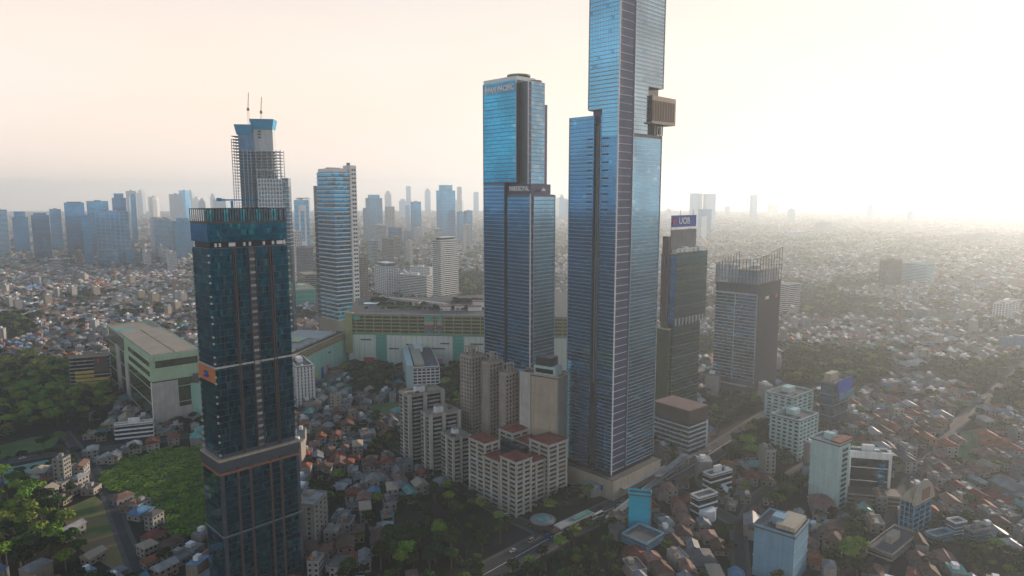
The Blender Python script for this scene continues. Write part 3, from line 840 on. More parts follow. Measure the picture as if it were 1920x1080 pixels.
# ------------------------------------------------------------------ tower under construction and its cranes
def construction_tower():
    Y = 900.0
    t = thing('unfinished_tower', 'unfinished concrete tower wrapped in blue netting at its two tops', 'tower', (XP(495, 150, Y), Y, 0), R(8))
    u = 0.70                                   # metres per photo pixel here
    X = lambda px: (px - 495) * u
    Z = lambda py: ZP(py, Y)
    claim(t, X(443), X(545), -2, 45, Z(222))
    core = paint('core_concrete', (.13,.3,.5), .8, .2, .1, .25)
    core2 = paint('core_concrete_pale', (.5,.55,.58), .8, .15, .1, .2)
    MB().box(X(456), X(482), 6, 28, 0, Z(250)).build('core', core, t)
    MB().box(X(482), X(517), 9, 26, 0, Z(240)).build('core', core2, t)
    for k in range(3): piece('core_opening', g_black, t, X(490), X(496), 8.8, 9.1, Z(258-k*5.5)-.2, Z(258-k*5.5)+2.3)
    def net(x0, x1, y0, y1, z0, z1):
        e = 1.2
        MB().prism([(x0+e,y0+e),(x1-e,y0+e),(x1-e,y1-e),(x0+e,y1-e)], z0, z1, [(x0-e,y0-e),(x1+e,y0-e),(x1+e,y1+e),(x0-e,y1+e)]).build('net_wrap', form_blue, t)
    net(X(452), X(481), 4, 30, Z(252), Z(233))
    net(X(479), X(519), 6, 29, Z(241), Z(222))
    pale = paint('frame_pale', (.4,.5,.6), .8, .15)
    fl = 3.9
    frame_blue = paint('frame_blue', (.3,.37,.46), .8, .2)
    # open slabs left of the core, framed block in front
    zt1 = Z(254); k = 0; z = Z(420)
    while z < zt1:
        piece('floor_slab', frame_blue, t, X(444), X(457), 2, 30, z-.2, z+.2)
        if z < Z(283): piece('floor_slab', frame_blue, t, X(456), X(533), -2, 22, z-.2, z+.2)
        z += fl
    for px in (445, 449, 453): piece('column', frame_blue, t, X(px)-.35, X(px)+.35, 2.2, 2.9, 0, Z(262))
    for px in (466, 473, 479, 488, 498, 508, 517, 525, 532.4): piece('column', pale, t, X(px)-.35, X(px)+.35, -1.8, -1.1, 0, Z(281))
    for px in (517, 525, 532.4): piece('column', frame_blue, t, X(px)-.35, X(px)+.35, 21, 21.7, 0, Z(281))
    # glazed lower block
    MB().box(X(491), X(534), -6, -2.3, 0, Z(336)).build('glazed_block', g_office, t)
    z = Z(336); zz = Z(420)
    while z > zz:
        piece('white_band', band_white, t, X(490.5), X(534.5), -6.5, -2.2, z-.5, z+.5); z -= fl*1.3
    for q in range(9): piece('white_pier', band_white, t, X(491+q*5.35)-.5, X(491+q*5.35)+.5, -6.6, -5.9, 0, Z(336))
    piece('slab_roof', pale, t, X(489), X(534), -7, 4, Z(320), Z(318))
    for q in range(8): piece('stub_column', pale, t, X(491+q*6)-.3, X(491+q*6)+.3, -6, -5.4, Z(336), Z(320))
    MB().box(X(534), X(545), -5, 14, 0, Z(334)).build('side_wing', g_office, t)
    for k in range(18): piece('white_band', band_white, t, X(533.6), X(545.6), -5.4, 14, Z(334)-k*5.2-.25, Z(334)-k*5.2+.25)
    # two cranes
    mw = t.matrix_basis
    for px, yb, ym, yj, label in ((473, 233, 205, 178, 'taller yellow tower crane on the left top of the unfinished tower'),
                                  (496, 222, 210, 186, 'shorter yellow tower crane on the right top of the unfinished tower')):
        base = mw @ Vector((X(px), 16, Z(yb)))
        c = thing('tower_crane', label, 'crane', base, R(20), 'cranes on the unfinished tower')
        hm = Z(ym) - Z(yb)
        m = MB()
        for a, b in ((-.9,-.9),(.9,-.9),(.9,.9),(-.9,.9)): m.bar((a,b,0),(a,b,hm),.3)
        for q in range(int(hm/2)): m.bar((-.9,-.9,q*2),(.9,-.9,q*2+2),.18).bar((-.9,.9,q*2),(-.9,-.9,q*2+2),.18)
        m.build('mast', crane_yellow, c)
        MB().box(-1.6,1.6,-1.6,1.6,hm,hm+2.6).build('cab', grey_wall, c)
        hj = Z(yj) - Z(yb)
        m = MB(); tip = (1.5, -2, hj+5)
        for a in (-.6,.6): m.bar((a,-.6,hm+2),(tip[0]+a*.3,tip[1],tip[2]),.3)
        m.bar((0,.6,hm+2.5), tip, .25)
        for q in range(12):
            f = q/12; m.bar((-.6+f*1.5,-.6-f*2.4,hm+2+f*(tip[2]-hm-2)),(.6+f*1.4,-.6-(f+.08)*2.4,hm+2+(f+.08)*(tip[2]-hm-2)),.15)
        m.build('jib', crane_yellow, c)
        MB().box(-1.2,1.2,2.5,4.5,hm+1,hm+4).build('counterweight', dark_metal, c)
construction_tower()

# ------------------------------------------------------------------ teal banded tower on the mall
def banded_tower():
    Y = 950.0
    zr = ZP(450, Y)
    C, b, a, p = site(598, 629, 658, Y, zr)
    t = thing('banded_tower', 'teal glass tower with white floor bands and a white punched side slab', 'tower', C, p)
    zt, z0 = ZP(322, Y), 0
    claim(t, -2, b+10, -2, a+14, zt)
    MB().box(.4, b-.4, .4, a-.4, z0, zt).build('core', dark_metal, t)
    pn = Panes(t)
    n = 41; dz = (zt-z0)/n
    pn.grid('L', .35, .5, a-.5, z0, zt, 8, n, g_teal, .15, 1.1, .3, alt=g_office, altp=.35)
    pn.grid('R', .35, .5, b-.5, z0, zt, 8, n, g_teal, .15, 1.1, .3, alt=g_office, altp=.35)
    pn.done()
    floor_bands(t, band_white, 0, b, 0, a, z0, zt-2, n, 1.5, .45)
    # white slab with two columns of square windows
    xs = reach(C, p, 670, zr)
    zs = ZP(310, Y+15)
    MB().box(b+.4, xs, -2.2, 16, 0, zs).build('side_slab', white_wall, t)
    m = n+1
    for k in range(m):
        for f in (.28, .64):
            x = b+.4+(xs-b-.4)*f
            piece('square_window', g_black, t, x, x+2.6, -2.35, -2.1, z0+2+k*dz, z0+4.6+k*dz)
    # darker back wing on the left
    C2 = reach(C, p+math.pi/2, 583, zr)
    MB().box(7, 26, a+.1, C2, 0, ZP(348, Y+25)).build('back_wing', g_office, t)
    for k in range(24): piece('wing_band', band_metal, t, 6.6, 26.2, a+.1, C2+.3, 20+k*7.6-.25, 20+k*7.6+.25)
    # crown
    parapet(t, band_white, 1.5, b-1, 1.5, a-1.5, zt, 5, .8)
    piece('crown_glass', g_teal, t, 3, b-2.5, 3, a-3, zt, zt+4)
    for k in range(5): piece('roof_unit', concrete_pale, t, 4+k*4, 6.5+k*4, a*.4, a*.6, zt+4, zt+6.5)
    piece('roof_mast', grey_wall, t, b+2, b+6, 6, 9, zs, zs+4)
    piece('base_storey', cream_wall, t, -3, b+10, -3, a+3, 0, 34)
banded_tower()

# ------------------------------------------------------------------ shopping mall
def mall():
    A, B, D = P(652, 625, 815), P(1075, 640, 790), P(1095, 640, 1010)
    E = P(668, 585, 930)
    zt, zw = 68.0, 44.0
    t = thing('shopping_mall', 'long white and teal mall with stacked parking decks behind the towers', 'mall', (A.x, A.y, 0), 0)
    L = lambda v: (v[0]-A.x, v[1]-A.y)
    ps = [L(A), L(B), L(D), L(E)]
    keep_clear([A, B, D, E], 4)
    SCREEN.append((650, 1080, 590, 800))
    inset = [(p[0], p[1]+1.5) for p in ps]
    MB().prism(inset, 0, zw).build('wall_core', mall_teal, t)
    MB().prism([(p[0], p[1]+5) for p in ps], zw, zt-1).build('deck_core', deck_dark, t)
    d = Vector(ps[1]); ln = d.length; d.normalize(); nrm = Vector((d.y, -d.x))
    ang = math.atan2(d.y, d.x)
    def on(name, mat, px0, px1, z0, z1, pr=.5, dp=2.0):
        f0, f1 = (px0-652)/(1075-652), (px1-652)/(1075-652)
        m = d*ln*(f0+f1)/2 + nrm*(pr-dp/2)
        return link(name, unit_box(mat), t, (m.x, m.y, (z0+z1)/2), (0,0,ang), ((f1-f0)*ln, dp, z1-z0))
    for x0, x1 in ((653,706),(727,852),(873,1070)): on('wall_panel', mall_white, x0, x1, 4, zw-1.5, 1.0, 2.5)
    for x0, x1 in ((706.3,726.7),(852.3,872.7)):
        for k in range(9): on('glass_bay', mall_teal, x0, x1, 3+k*4.4, 6.9+k*4.4, .1, 1.5)
    for k in range(42): on('panel_joint', grey_wall, 654+k*10, 654.4+k*10, 4.2, zw-1.7, 1.06, .2)
    for x0, x1, z in ((677,697,36),(764,794,31),(731,750,25.5),(829,846,33),(811,838,26.5),(885,909,33)):
        on('wall_slot', dark_metal, x0, x1, z, z+1.6, 1.15, .3)
    on('poster', sign_red, 682, 703, 8, 15, 1.15, .3); on('poster', sign_pink, 823, 832, 6, 15, 1.2, .3); on('poster', cream_wall, 768, 785, 6, 15, 1.2, .3)
    on('awning', roof_grey, 655, 1070, 1.5, 4, 3, 5)
    # parking decks: ledges and uprights, bright painted bays
    for k in range(6): on('deck_ledge', mall_green, 660, 1075, zw+.4+k*4.3, zw+1.8+k*4.3, .4, 2.2)
    for k in range(25): on('deck_upright', mall_green, 668+k*16.8, 669.6+k*16.8, zw, zt-1, .6, 1.2)
    on('deck_rim', concrete, 655, 1075, zt-1, zt+.8, 1.0, 3)
    for x0, x1 in ((799,816),(823,833)):
        for k, m in enumerate((sheet_blue, tile_pink, cream_wall, mall_teal)):
            on('painted_bay', m, x0, x1, zw+2+k*5, zw+6.6+k*5, .75, .4)
    on('painted_bay', mall_teal, 663, 676, zt-7, zt-3, .75, .4)
    on('stair_tower', mall_green, 648, 662, 20, zt+1.5, 2, 8)
    top = MB().prism([(p[0], p[1]+3) for p in ps], zt-1, zt); top.build('roof', roof_grey, t)
    # roof garden: beds, ramp, pavilions
    for x0, y0, w, dd, h, m in ((25,60,60,14,.8,grass_m),(8,95,22,26,.9,grass_m),(95,35,70,12,.9,grass_m),(60,30,26,9,.9,grass_m),(120,80,40,30,.7,grass_m)):
        piece('roof_bed', m, t, x0, x0+w, y0, y0+dd, zt, zt+h)
    MB().prism([(20,120),(24,122),(118,62),(112,58)], zt+.2, zt+3.2).build('roof_ramp', concrete_pale, t)
    for x0, y0, w, dd, h in ((110,22,14,9,5),(128,24,12,8,6),(145,20,16,10,5),(70,60,10,8,5),(150,38,14,9,9)):
        piece('pavilion', white_wall, t, x0, x0+w, y0, y0+dd, zt, zt+h)
        piece('pavilion_roof', tile_pink, t, x0-1, x0+w+1, y0-1, y0+dd+1, zt+h, zt+h+.7)
    piece('roof_pool', pool_blue, t, 4, 22, 70, 84, zt+.2, zt+1.0)
    # west wing, coming towards the left
    W0, W1 = P(648, 612, 822), P(455, 690, 610)
    dv = (W1 - W0); dv.z = 0; wl_ = dv.length; dv.normalize()
    ang2 = math.atan2(-dv.y, -dv.x)
    wmall = thing('mall_wing', 'mint green mall wing with a helipad roof, half hidden behind the dark tower', 'mall', (W1.x, W1.y, 0), ang2)
    keep_clear([W1, W0, W0+Vector((-40,60,0)), W1+Vector((-40,60,0))], 4)
    SCREEN.append((455, 650, 600, 800))
    Wd = 62; h = 46
    MB().box(0, wl_, 0, Wd, 0, h-10).build('wall', mall_mint, wmall)
    MB().box(1, wl_-1, 1.5, Wd-1, h-10, h-1).build('upper_storey', deck_dark, wmall)
    for k in range(4): piece('ledge', paint('ledge_tan', (.42,.33,.2), .8), wmall, -.5, wl_+.3, -.5-.4*k, 2, h-10+k*2.6, h-8.9+k*2.6)
    for k in range(20): piece('wall_joint', mall_teal, wmall, wl_*k/20, wl_*k/20+.25, -.08, .1, 3, h-10.5)
    for k in range(3): piece('roof_plate', (roof_tan, sheet_white, concrete_pale)[k], wmall, wl_*(.3+.22*k), wl_*(.3+.22*k)+wl_*.2, 6, Wd-6, h-1, h+.8+.3*k)
    piece('roof_slab', concrete, wmall, 0, wl_, 0, Wd, h-1.2, h-1)
    piece('helipad', mint_wall, wmall, wl_*.62, wl_*.62+22, 18, 40, h+2.2, h+2.8)
    piece('helipad_mark', sign_yellow, wmall, wl_*.62+7, wl_*.62+15, 25, 33, h+2.81, h+2.86)
    for f, m in ((.62,sign_yellow),(.69,sign_blue),(.75,sign_pink),(.5,sign_red)): piece('poster', m, wmall, wl_*f, wl_*f+6, -.5, -.1, 3, 16)
    piece('poster', bronze, wmall, wl_*.46, wl_*.46+5, -.5, -.1, 22, 30)
    piece('poster', dark_metal, wmall, wl_*.78, wl_*.78+5, -.5, -.1, 28, 30)
mall()

# ------------------------------------------------------------------ table-driven buildings
ALL_BUILDINGS = []
def building(name, label, cat, xL, xC, xR, yt, Y, phi=45, wall=white_wall, gl=g_office, style='bands', fl=3.8, n_x=6, n_y=6,
             thick=1.3, pier_w=.7, roof=None, kit=3, z_ref=None, group=None, proud=.3, cap=0):
    """Box tower seen at three upright edges with its roof at pixel row yt (near corner)."""
    zt = ZP(yt, Y)
    C, b, a, p = site(xL, xC, xR, Y, z_ref if z_ref is not None else zt*.7, phi)
    b, a = max(b, 6), max(a, 6)
    t = thing(name, label, cat, C, p, group)
    claim(t, -1, b+1, -1, a+1, zt)
    nf = max(2, int(round(zt/fl)))
    MB().box(.3, b-.3, .3, a-.3, 0, zt-.4).build('core', gl, t)
    if style in ('bands', 'grid'):
        floor_bands(t, wall, 0, b, 0, a, zt/nf, zt, nf-1, thick, proud)
    if style in ('piers', 'grid'):
        piers(t, wall, 0, b, 0, a, 0, zt+.3, n_x, n_y, pier_w, proud+.08)
        if style == 'piers': floor_bands(t, wall, 0, b, 0, a, zt/nf, zt, nf-1, thick, proud-.12)
    if style == 'plain':
        floor_bands(t, wall, 0, b, 0, a, zt/nf, zt, max(3, nf//3), .5, .1)
    piece('roof', roof or roof_grey, t, -proud-.12, b+proud+.12, -proud-.12, a+proud+.12, zt, zt+.8)
    parapet(t, wall, -.2, b+.2, -.2, a+.2, zt+.8, 1.2)
    if kit: roof_kit(t, wall, 0, b, 0, a, zt+.8, kit)
    if cap:
        piece('cap_storey', gl, t, b*.15, b*.85, a*.15, a*.85, zt+.8, zt+.8+cap)
        piece('cap_roof', wall, t, b*.12, b*.88, a*.12, a*.88, zt+.8+cap, zt+2+cap)
    ALL_BUILDINGS.append((t, b, a, zt))
    return t, b, a, zt

# the hotel group behind the mall
building('hotel_block', 'white hotel block with blue-shaded left side behind the mall roof garden', 'building', 703, 724, 747, 502, 1390, 40, white_wall, g_office, 'grid', 3.3, 5, 6, 1.4, 1.2, cap=7)
building('office_tower', 'tall white office tower with dark horizontal stripes behind the mall', 'tower', 811, 826, 859, 452, 1330, 50, white_wall, g_black, 'bands', 4.0, thick=1.9, cap=5)
building('hotel_wing', 'long low white hotel wing left of the striped white tower', 'building', 750, 800, 811, 519, 1370, 60, white_wall, g_office, 'bands', 3.4, thick=1.5, roof=roof_grey)
building('hotel_wing', 'upper white wing with small windows behind the long low hotel wing', 'building', 770, 806, 812, 503, 1460, 60, white_wall, g_office, 'grid', 3.4, 3, 12, 1.4, 1.4)
building('office_block', 'grey gridded office block tucked right of the teal banded tower', 'building', 670, 680, 690, 484, 1330, 45, beige_wall, g_black, 'grid', 3.6, 4, 4, 1.0, .9)
building('office_block', 'white gridded block between the dark tower and the teal tower', 'building', 540, 549, 566, 435, 1750, 45, white_wall, g_black, 'grid', 4.0, 5, 4, 1.4, 1.3)
building('office_block', 'grey bulky block in front of the white gridded block', 'building', 556, 570, 588, 466, 1600, 45, grey_wall, g_office, 'bands', 3.8)
building('flat_block', 'low flat-roofed block with pale roof left of the teal tower foot', 'building', 560, 572, 600, 516, 1450, 30, beige_wall, g_black, 'bands', 4.0, roof=roof_tan, kit=0)
building('sports_hall', 'green-walled hall with tan roof just right of the dark tower', 'building', 540, 552, 592, 545, 1290, 25, mint_wall, mall_teal, 'plain', 4, roof=roof_tan, kit=1)
t, b, a, zt = building('ring_tower', 'blue tower with white ring frame and saucer roof in the haze', 'tower', 548, 552, 580, 376, 2300, 10, band_white, g_haze, 'plain', 5, kit=0)
for nm, x0, x1, z0, z1 in (('ring_frame',.3,.42,.2,.92),('ring_frame',.68,.8,.2,.92),('ring_frame',.42,.68,.82,.92),('ring_frame',.42,.68,.2,.3)):
    piece(nm, band_white, t, b*x0, b*x1, -1.8, -.4, zt*z0, zt*z1)
MB().cyl(b*.5, a*.5, zt+6, zt+9, b*.2, 18, b*.42).build('saucer_roof', concrete_pale, t)
piece('saucer_neck', concrete_pale, t, b*.4, b*.6, a*.4, a*.6, zt, zt+6.5)

# towers in the haze between the teal tower and the hotel tower
for row in (
 ('stepped grey-blue tower with two shoulders in the haze right of teal tower', 686, 694, 717, 372, 3000, g_haze, grey_wall, 'grid', 14),
 ('lower shoulder block joined left of the stepped grey-blue tower', 681, 687, 697, 391, 2950, g_haze, grey_wall, 'grid', 0),
 ('slim white tower with dark windows right of the stepped grey-blue tower', 722, 728, 740, 388, 3300, g_office, white_wall, 'grid', 0),
 ('plain blue-grey slab tower standing alone left of the crowned tower', 770, 776, 790, 379, 3200, g_haze, grey_wall, 'plain', 0),
 ('broad blue-grey tower with a stepped crown, tallest behind the striped tower', 818, 828, 854, 358, 3000, g_haze, grey_wall, 'plain', 24),
 ('left of two joined grey towers in haze by the hotel tower', 856, 862, 871, 398, 3100, g_haze, grey_wall, 'plain', 0),
 ('right of two joined grey towers in haze by the hotel tower', 870, 875, 886, 396, 3000, g_haze, grey_wall, 'plain', 0),
 ('bright white slab with blue edge below the stepped tower', 700, 716, 725, 423, 2400, g_office, white_wall, 'bands', 0),
 ('blue-glass low office under the slim white tower', 728, 745, 754, 428, 2500, g_blue2, grey_wall, 'plain', 0),
 ('small pale green block with bright left wall below the white slab', 690, 700, 709, 452, 2050, g_office, mint_tower, 'bands', 0),
 ('brown-grey mid-rise beside the pale green block', 716, 731, 738, 449, 2000, g_black, beige_wall, 'bands', 0),
 ('cream mid-rise with flat roof left of the striped tower', 736, 744, 750, 445, 2150, g_black, cream_wall, 'bands', 0),
 ('small white clinic-like block with dark windows centre distance', 762, 768, 773, 452, 2100, g_black, white_wall, 'grid', 0),
 ('pale blue gridded block in the middle distance haze', 757, 763, 771, 434, 2700, g_haze, grey_wall, 'grid', 0),
 ('white low block right above the striped tower roof', 813, 820, 830, 430, 2700, g_black, white_wall, 'bands', 0),
 ('pinkish white block in haze above the long hotel wing', 777, 783, 791, 428, 2800, g_black, white_wall, 'grid', 0),
 ('small white block with rows of windows beside the hotel tower', 869, 873, 882, 422, 2600, g_black, white_wall, 'grid', 0),
 ('pale pair of slim slabs behind the slab tower', 760, 763, 768, 385, 4200, g_haze, white_wall, 'plain', 0),
):
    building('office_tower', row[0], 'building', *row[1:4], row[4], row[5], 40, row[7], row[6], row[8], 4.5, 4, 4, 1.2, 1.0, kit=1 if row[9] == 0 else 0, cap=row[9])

# business district on the left
DISTRICT = (
 ('half-cut pale tower with arched white top at the left edge', -25, -12, 15, 394, 2300, white_wall, g_haze, 'bands', 0),
 ('blue tower with stepped flat top second from the left edge', 17, 24, 54, 408, 2500, slate_blue, g_haze, 'bands', 20),
 ('dark blue tower with fine horizontal lines and two roof boxes', 54, 60, 94, 405, 2200, band_dark, g_blue2, 'bands', 8),
 ('pale teal tower behind the dark blue lined tower', 88, 94, 116, 393, 2600, sheet_teal, g_haze, 'plain', 0),
 ('tall dark navy tower with flat top in the left district', 115, 122, 160, 381, 2300, band_dark, g_blue2, 'plain', 3),
 ('narrow pale lined tower in front of the navy tower', 149, 155, 170, 406, 2050, slate_blue, g_haze, 'bands', 0),
 ('wide light blue block with dotted windows, largest in the left district', 172, 180, 243, 398, 2100, paint('pale_blue_wall', (.26,.52,.74), .6), g_blue2, 'grid', 0),
 ('taller blue slab behind the wide dotted block', 156, 164, 205, 378, 2450, blue_wall, g_haze, 'plain', 0),
 ('grey tower with glass boxes on top behind the dotted block', 206, 212, 238, 372, 2500, slate_blue, g_blue2, 'grid', 16),
 ('slim pale spire-like tower right of the glass box tower', 243, 246, 256, 368, 2900, slate_blue, g_haze, 'plain', 6),
 ('white banded slab with blue side, left of the domed tower', 282, 289, 321, 412, 2300, white_wall, g_haze, 'bands', 0),
 ('grey gridded tower with sloped cap beside the dark tower', 322, 328, 361, 418, 2250, slate_blue, g_haze, 'grid', 12),
 ('white block with scattered dark windows below the banded slab', 312, 316, 331, 476, 1900, white_wall, g_black, 'grid', 0),
 ('low glass mall front with pale blue bubble roof below dotted block', 178, 186, 222, 470, 1980, blue_wall, g_blue, 'plain', 0),
 ('pale blue cube right of the glass mall front', 232, 236, 254, 469, 2020, blue_wall, g_haze, 'plain', 0),
 ('small cream tower before the navy tower', 140, 143, 154, 471, 1980, cream_wall, g_black, 'bands', 0),
 ('white stepped mid-rise left of centre in the left district', 90, 98, 114, 487, 1850, white_wall, g_black, 'bands', 0),
 ('grey-green mid-rise beside the white stepped mid-rise', 114, 119, 127, 486, 1830, mint_tower, g_office, 'plain', 0),
 ('small white cube block below the banded slab', 267, 271, 283, 477, 1950, white_wall, g_black, 'grid', 0),
 ('long white low terrace behind the scattered-window block', 290, 305, 317, 470, 2050, white_wall, g_office, 'bands', 0),
)
for d in DISTRICT:
    building('office_tower', d[0], 'building', d[1], d[2], d[3], d[4], d[5], 30, d[6], d[7], d[8], 4.2, 7, 4, 1.1, .9, kit=2 if d[9] == 0 else 0, cap=d[9])

# the mint-roofed store and its yellow neighbour on the left
t, b, a, zt = building('department_store', 'big mint green store block with tan roof left of the dark tower', 'building', 203, 283, 378, 672, 600, 40, mint_wall, olive_glass, 'plain', 5, roof=roof_tan, kit=0, z_ref=55)
piece('upper_wall', mint_wall, t, -.8, b+.8, -.8, a*.55, zt*.66, zt+1.6)
piece('upper_louvre', olive_glass, t, b*.08, b*.92, -1.0, -.7, zt*.85, zt*.95)
piece('side_wall', concrete_pale, t, -.5, b*.5, -.5, .2, 0, zt*.64)
piece('side_wall', concrete_pale, t, -.5, b+.5, -.6, .25, 0, zt*.24)
piece('side_wall', white_wall, t, -.6, .2, -.4, 3.5, 0, zt*.64)
piece('side_wall', concrete_pale, t, -.6, .2, a*.5, a*.58, 0, zt*.8)
piece('side_wall', concrete_pale, t, -.6, .2, a*.7, a*.8, 0, zt*.8)
for k in range(2): piece('side_louvre', olive_glass, t, -1.0, -.7, 2, a*.45, zt*(.73+.14*k), zt*(.8+.14*k))
for k in range(2): piece('roof_sheet', roof_tan, t, 1+b*.48*k, b*.47+b*.48*k, 1, a*.72, zt+1.7, zt+2.5)
piece('roof_strip', mall_teal, t, -.3, b*.4, a*.74, a*.82, zt+.9, zt+1.9)
t, b, a, zt = building('parking_garage', 'yellow-panelled grey garage block left of the mint store', 'building', 113, 131, 205, 672, 690, 22, beige_wall, g_black, 'bands', 4.0, roof=roof_tan, kit=2)
for k in range(5): piece('yellow_panel', paint('yellow_panel', (.5,.4,.1), .7), t, b*.12, b*(.98 if k < 3 else .6), -.7, -.3, zt*.2+k*4.2, zt*.2+k*4.2+3)
piece('dark_panel', brown_fin, t, b*.62, b*.98, -.75, -.3, zt*.6, zt*.97)
piece('sign_dot', sign_red, t, b*.7, b*.76, -.95, -.76, zt*.85, zt*.93)
building('villa_block', 'rounded grey-white villa cluster below the mint store', 'building', 155, 215, 287, 800, 560, 20, white_wall, g_office, 'bands', 3.4, roof=sheet_grey)

# apartments in the middle foreground
def stepped_slabs():
    Y = 520.0
    for i, (xl, xc, xr, yt, yy, word) in enumerate(((750, 765, 832, 745, 515, 'left and rearmost'), (790, 805, 862, 783, 494, 'middle'), (828, 848, 882, 826, 474, 'right and nearest'))):
        t, b, a, zt = building('apartment_slab', word + ' of the three stepped grey apartment slabs with pale fins', 'apartment block', xl, xc, xr, yt, yy, 32, beige_wall, g_black, 'bands', 3.2, thick=1.2, roof=roof_tan, kit=2, group='stepped apartment slabs')
        for f in (0, .42, .92): piece('pale_fin', concrete_pale, t, b*f-.2, b*f+b*.09, -1.6, .2, 0, zt+2)
        piece('pale_fin', concrete_pale, t, -1, .4, a*.4, a*.4+2.2, 0, zt+2)
        for k in range(int(zt/3.2)-1): piece('balcony', concrete_pale, t, b*.14, b*.36, -1.9, -.3, 2.8+k*3.2, 3.9+k*3.2)
        for k in range(int(zt/3.2)-1): piece('balcony', concrete_pale, t, b*.58, b*.84, -1.9, -.3, 2.8+k*3.2, 3.9+k*3.2)
        piece('roof_tank', white_wall, t, b*.3, b*.55, a*.3, a*.6, zt+.8, zt+5)
stepped_slabs()
def beige_towers():
    for i, (xl, xc, xr, yt, yy, label) in enumerate(((865, 885, 908, 672, 512, 'left beige apartment tower with roof frames below the hotel tower'),
                                              (905, 918, 942, 684, 500, 'middle beige apartment tower with roof frames below the hotel tower'),
                                              (938, 948, 972, 704, 488, 'right beige apartment tower with blank end wall below the hotel tower'))):
        t, b, a, zt = building('apartment_tower', label, 'apartment block', xl, xc, xr, yt, yy, 45, beige_wall, g_black, 'grid', 3.1, 4, 4, 1.5, 1.6, roof=roof_tan, kit=1, group='beige apartment towers')
        for q in range(3):
            x = b*(.2+.25*q)
            MB().box(x,x+.7,a*.2,a*.2+.7,zt,zt+8).box(x,x+.7,a*.8,a*.8+.7,zt,zt+8).box(x,x+.7,a*.2+.7,a*.8,zt+7.2,zt+8).build('roof_frame', beige_wall, t)
beige_towers()
t, b, a, zt = building('blank_tower', 'cream blank-walled tower beside the tallest skyscraper foot', 'building', 975, 1046, 1062, 712, 468, 58, cream_wall, cream_wall, 'plain', 4, kit=0)
piece('end_wall', grey_wall, t, -.4, b+.4, -.6, .3, 0, zt+1)
piece('wall_edge', concrete_pale, t, -.7, .3, a*.72, a, 0, zt+1.5)
piece('roof_storey', mint_tower, t, b*.1, b*.9, a*.1, a*.65, zt+.8, zt+8)
piece('roof_storey_window', g_black, t, b*.05, b*.1, a*.15, a*.6, zt+3, zt+6)
piece('water_tank', dark_metal, t, b*.1, b*.9, a*.2, a*.6, zt+8, zt+14)
def red_roofs():
    Y = 424.0
    C, b, a, p = site(878, 968, 1062, Y, ZP(890, Y), 42)
    zt = ZP(868, Y)
    t = thing('apartment_house', 'cream apartment complex with stepped red tiled roofs and a glass atrium', 'apartment block', C, p)
    claim(t, -1, b+1, -1, a+1, zt+10)
    bl = ((0,.28,0,.3,0),(.28,.62,.06,.34,-6),(.62,1,0,.36,4),(0,.3,.34,.66,-5),(.02,.3,.66,1,3),(.66,.98,.4,.7,-2),(.62,.98,.72,1,3))
    for i, (x0,x1,y0,y1,dz) in enumerate(bl):
        x0, x1, y0, y1 = b*x0+.15*(i%3), b*x1-.15*((i+1)%3), a*y0+.1*(i%2), a*y1-.1*((i+1)%2); z = zt+dz
        MB().box(x0+.4, x1-.4, y0+.4, y1-.4, 0, z).build('wall_core', g_office, t)
        n = int(z/3.2)
        for k in range(n+1): piece('floor_band', cream_wall if k % 4 else concrete_pale, t, x0-.02*i, x1+.02*i, y0-.02*i, y1+.02*i, max(0, z-k*3.2-1.6), z-k*3.2)
        for q in (0, 1.5, 3):
            u = x0+(x1-x0)*q/3.0
            piece('wall_pier', concrete_pale, t, u-.8, u+.8, y0-.35, y0+.3, 0, z-.1)
            u = y0+(y1-y0)*q/3.0
            piece('wall_pier', concrete_pale, t, x0-.35, x0+.3, u-.8, u+.8, 0, z-.1)
        piece('eave', concrete_pale, t, x0-.9, x1+.9, y0-.9, y1+.9, z+.05, z+.7)
        MB().gable(x0-.6, x1+.6, y0-.6, y1+.6, z+.7, 2.2, .9).build('red_roof', tile_red, t)
    MB().box(b*.3, b*.64, a*.36, a*.9, 0, zt-9).build('court_block', grey_wall, t)
    MB().prism([(b*.32,a*.38),(b*.48,a*.38),(b*.48,a*.86),(b*.32,a*.86)], zt-9, [zt-1,zt-7,zt-7,zt-1]).build('atrium_roof', g_blue, t)
    piece('glass_wall', g_black, t, b*.49, b*.63, a*.4, a*.88, zt-9, zt-2)
red_roofs()

